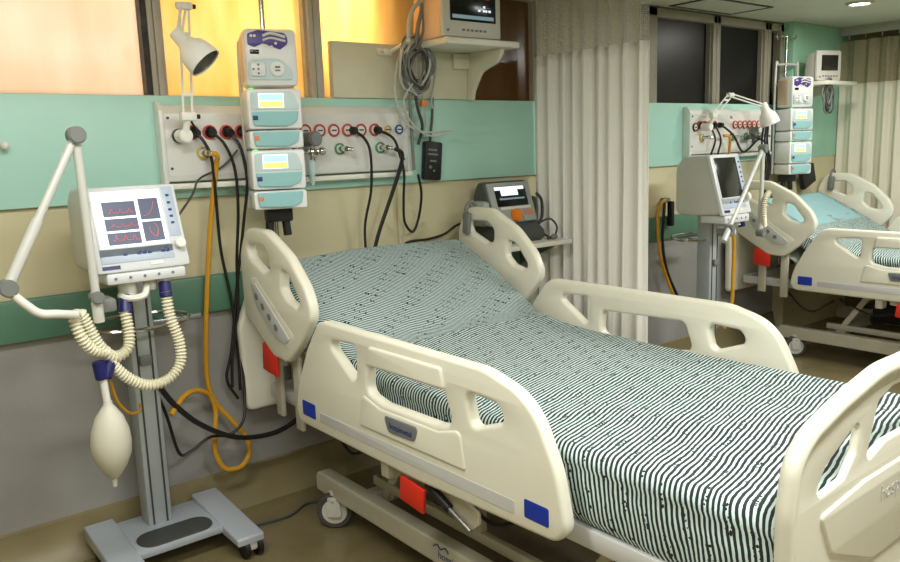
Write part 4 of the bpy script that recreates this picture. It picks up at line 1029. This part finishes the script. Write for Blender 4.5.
# test lung
r = thing('test_lung', 'white oval test lung bag hanging from the hoses beside the ventilator column', 'test lung', (.64, -.5, .46))
MB().lathe([(0, .012), (.012, .014), (.02, .02), (.05, .040), (.09, .054), (.13, .059), (.165, .056), (.205, .040), (.235, .020), (.246, .008), (.27, .007)], (.612, -.50, .685), (-.02, 0, -1), n=28).build('bag', 'lung', r)
cord('sensor_tube', 'thin amber tube trailing beside the test lung bag', [(.632, -.46, .76), (.655, -.44, .66), (.70, -.40, .60), (.76, -.30, .57), (.79, -.20, .56)], .005, 'yellow_hose', 'tube')
# second circuit beside the far bed
r = thing('breathing_circuit', 'pale hose looped at the far bed head beside the dark-screened ventilator', 'hose', (4.3, -.5, .9))
MB().hose([(4.255, -.53, .90), (4.215, -.55, .97), (4.225, -.55, 1.05), (4.28, -.54, 1.09)], .014).build('corrugated_hose', 'hose_cream', r)
MB().cyl((4.13, -.45, .97), (4.14, -.46, .90), .020).build('connector', 'navy', r)

# ------------------------------------------------------------------ lights
def area(name, loc, size, power, col=(1, .97, .9), rot=(0, 0, 0), sy=None):
    l = bpy.data.lights.new(name, 'AREA'); l.energy = power; l.color = col; l.size = size
    if sy: l.shape = 'RECTANGLE'; l.size_y = sy
    o = bpy.data.objects.new(name, l); COL.objects.link(o); o.location = loc; o.rotation_euler = rot; return o
def troffer(label, x, y, power):  # unseen fixtures, added to light the walls and beds
    r = thing('added_ceiling_light', label, 'ceiling light', (x, y, CH), 'unseen added troffers')
    MB().bb((x - .62, y - .16, CH - .03), (x + .62, y + .16, CH), .004).build('added_troffer_body', 'white_board', r)
    MB().bb((x - .60, y - .14, CH - .034), (x + .60, y + .14, CH - .028)).build('diffuser', 'added_troffer_glow', r)
    area('added_troffer_lamp', (x, y, CH - .045), 1.2, power, (.97, 1, .985), sy=.28)
troffer('unseen added ceiling troffer past the foot of the nearest bed', 1.6, -2.7, 34)
troffer('unseen added ceiling troffer behind the viewer', -.2, -3.9, 24)
troffer('unseen added ceiling troffer above the glowing ventilator', .35, -1.45, 20)
troffer('unseen added ceiling troffer above the aisle of the second bed', 4.3, -1.95, 44)
area('downlight_lamp', (4.98, -.68, CH - .02), .1, 5, (1, .96, .86))
# daylight and street light outside the stained windows
area('outside_light', (.15, .75, 1.9), 1.7, 9.5, (1, .98, .95), (PI / 2, 0, PI), sy=.9)
area('outside_light', (1.35, .55, 1.95), .55, 4.0, (1, .98, .92), (PI / 2, 0, PI), sy=.6)
area('outside_light', (1.84, .16, 1.98), .22, 12.0, (1, .97, .88), (PI / 2, 0, PI), sy=.5)

wd = bpy.data.worlds.new('World'); scene.world = wd; wd.use_nodes = True
wd.node_tree.nodes['Background'].inputs['Color'].default_value = (.02, .022, .03, 1); wd.node_tree.nodes['Background'].inputs['Strength'].default_value = .2

# ------------------------------------------------------------------ camera
cam = bpy.data.cameras.new('camera'); co = bpy.data.objects.new('camera', cam); COL.objects.link(co)
cam.sensor_width = 36; cam.lens = 788.3 / 900 * 36; cam.clip_start = .02
pi_, ya, ro = (math.radians(v) for v in (9.56, 38.62, -1.93))
F = Vector((math.sin(ya) * math.cos(pi_), math.cos(ya) * math.cos(pi_), -math.sin(pi_)))
R0 = Vector((math.cos(ya), -math.sin(ya), 0)); U0 = R0.cross(F)
R_ = R0 * math.cos(ro) + U0 * math.sin(ro); U_ = -R0 * math.sin(ro) + U0 * math.cos(ro)
mw = Matrix(((R_.x, U_.x, -F.x, 0), (R_.y, U_.y, -F.y, -2.9346), (R_.z, U_.z, -F.z, 1.4), (0, 0, 0, 1)))
co.matrix_world = mw
scene.camera = co
vs = scene.view_settings
vs.view_transform = 'Standard'; vs.look = 'None'; vs.gamma = 1; vs.use_curve_mapping = False; vs.exposure = 0.32
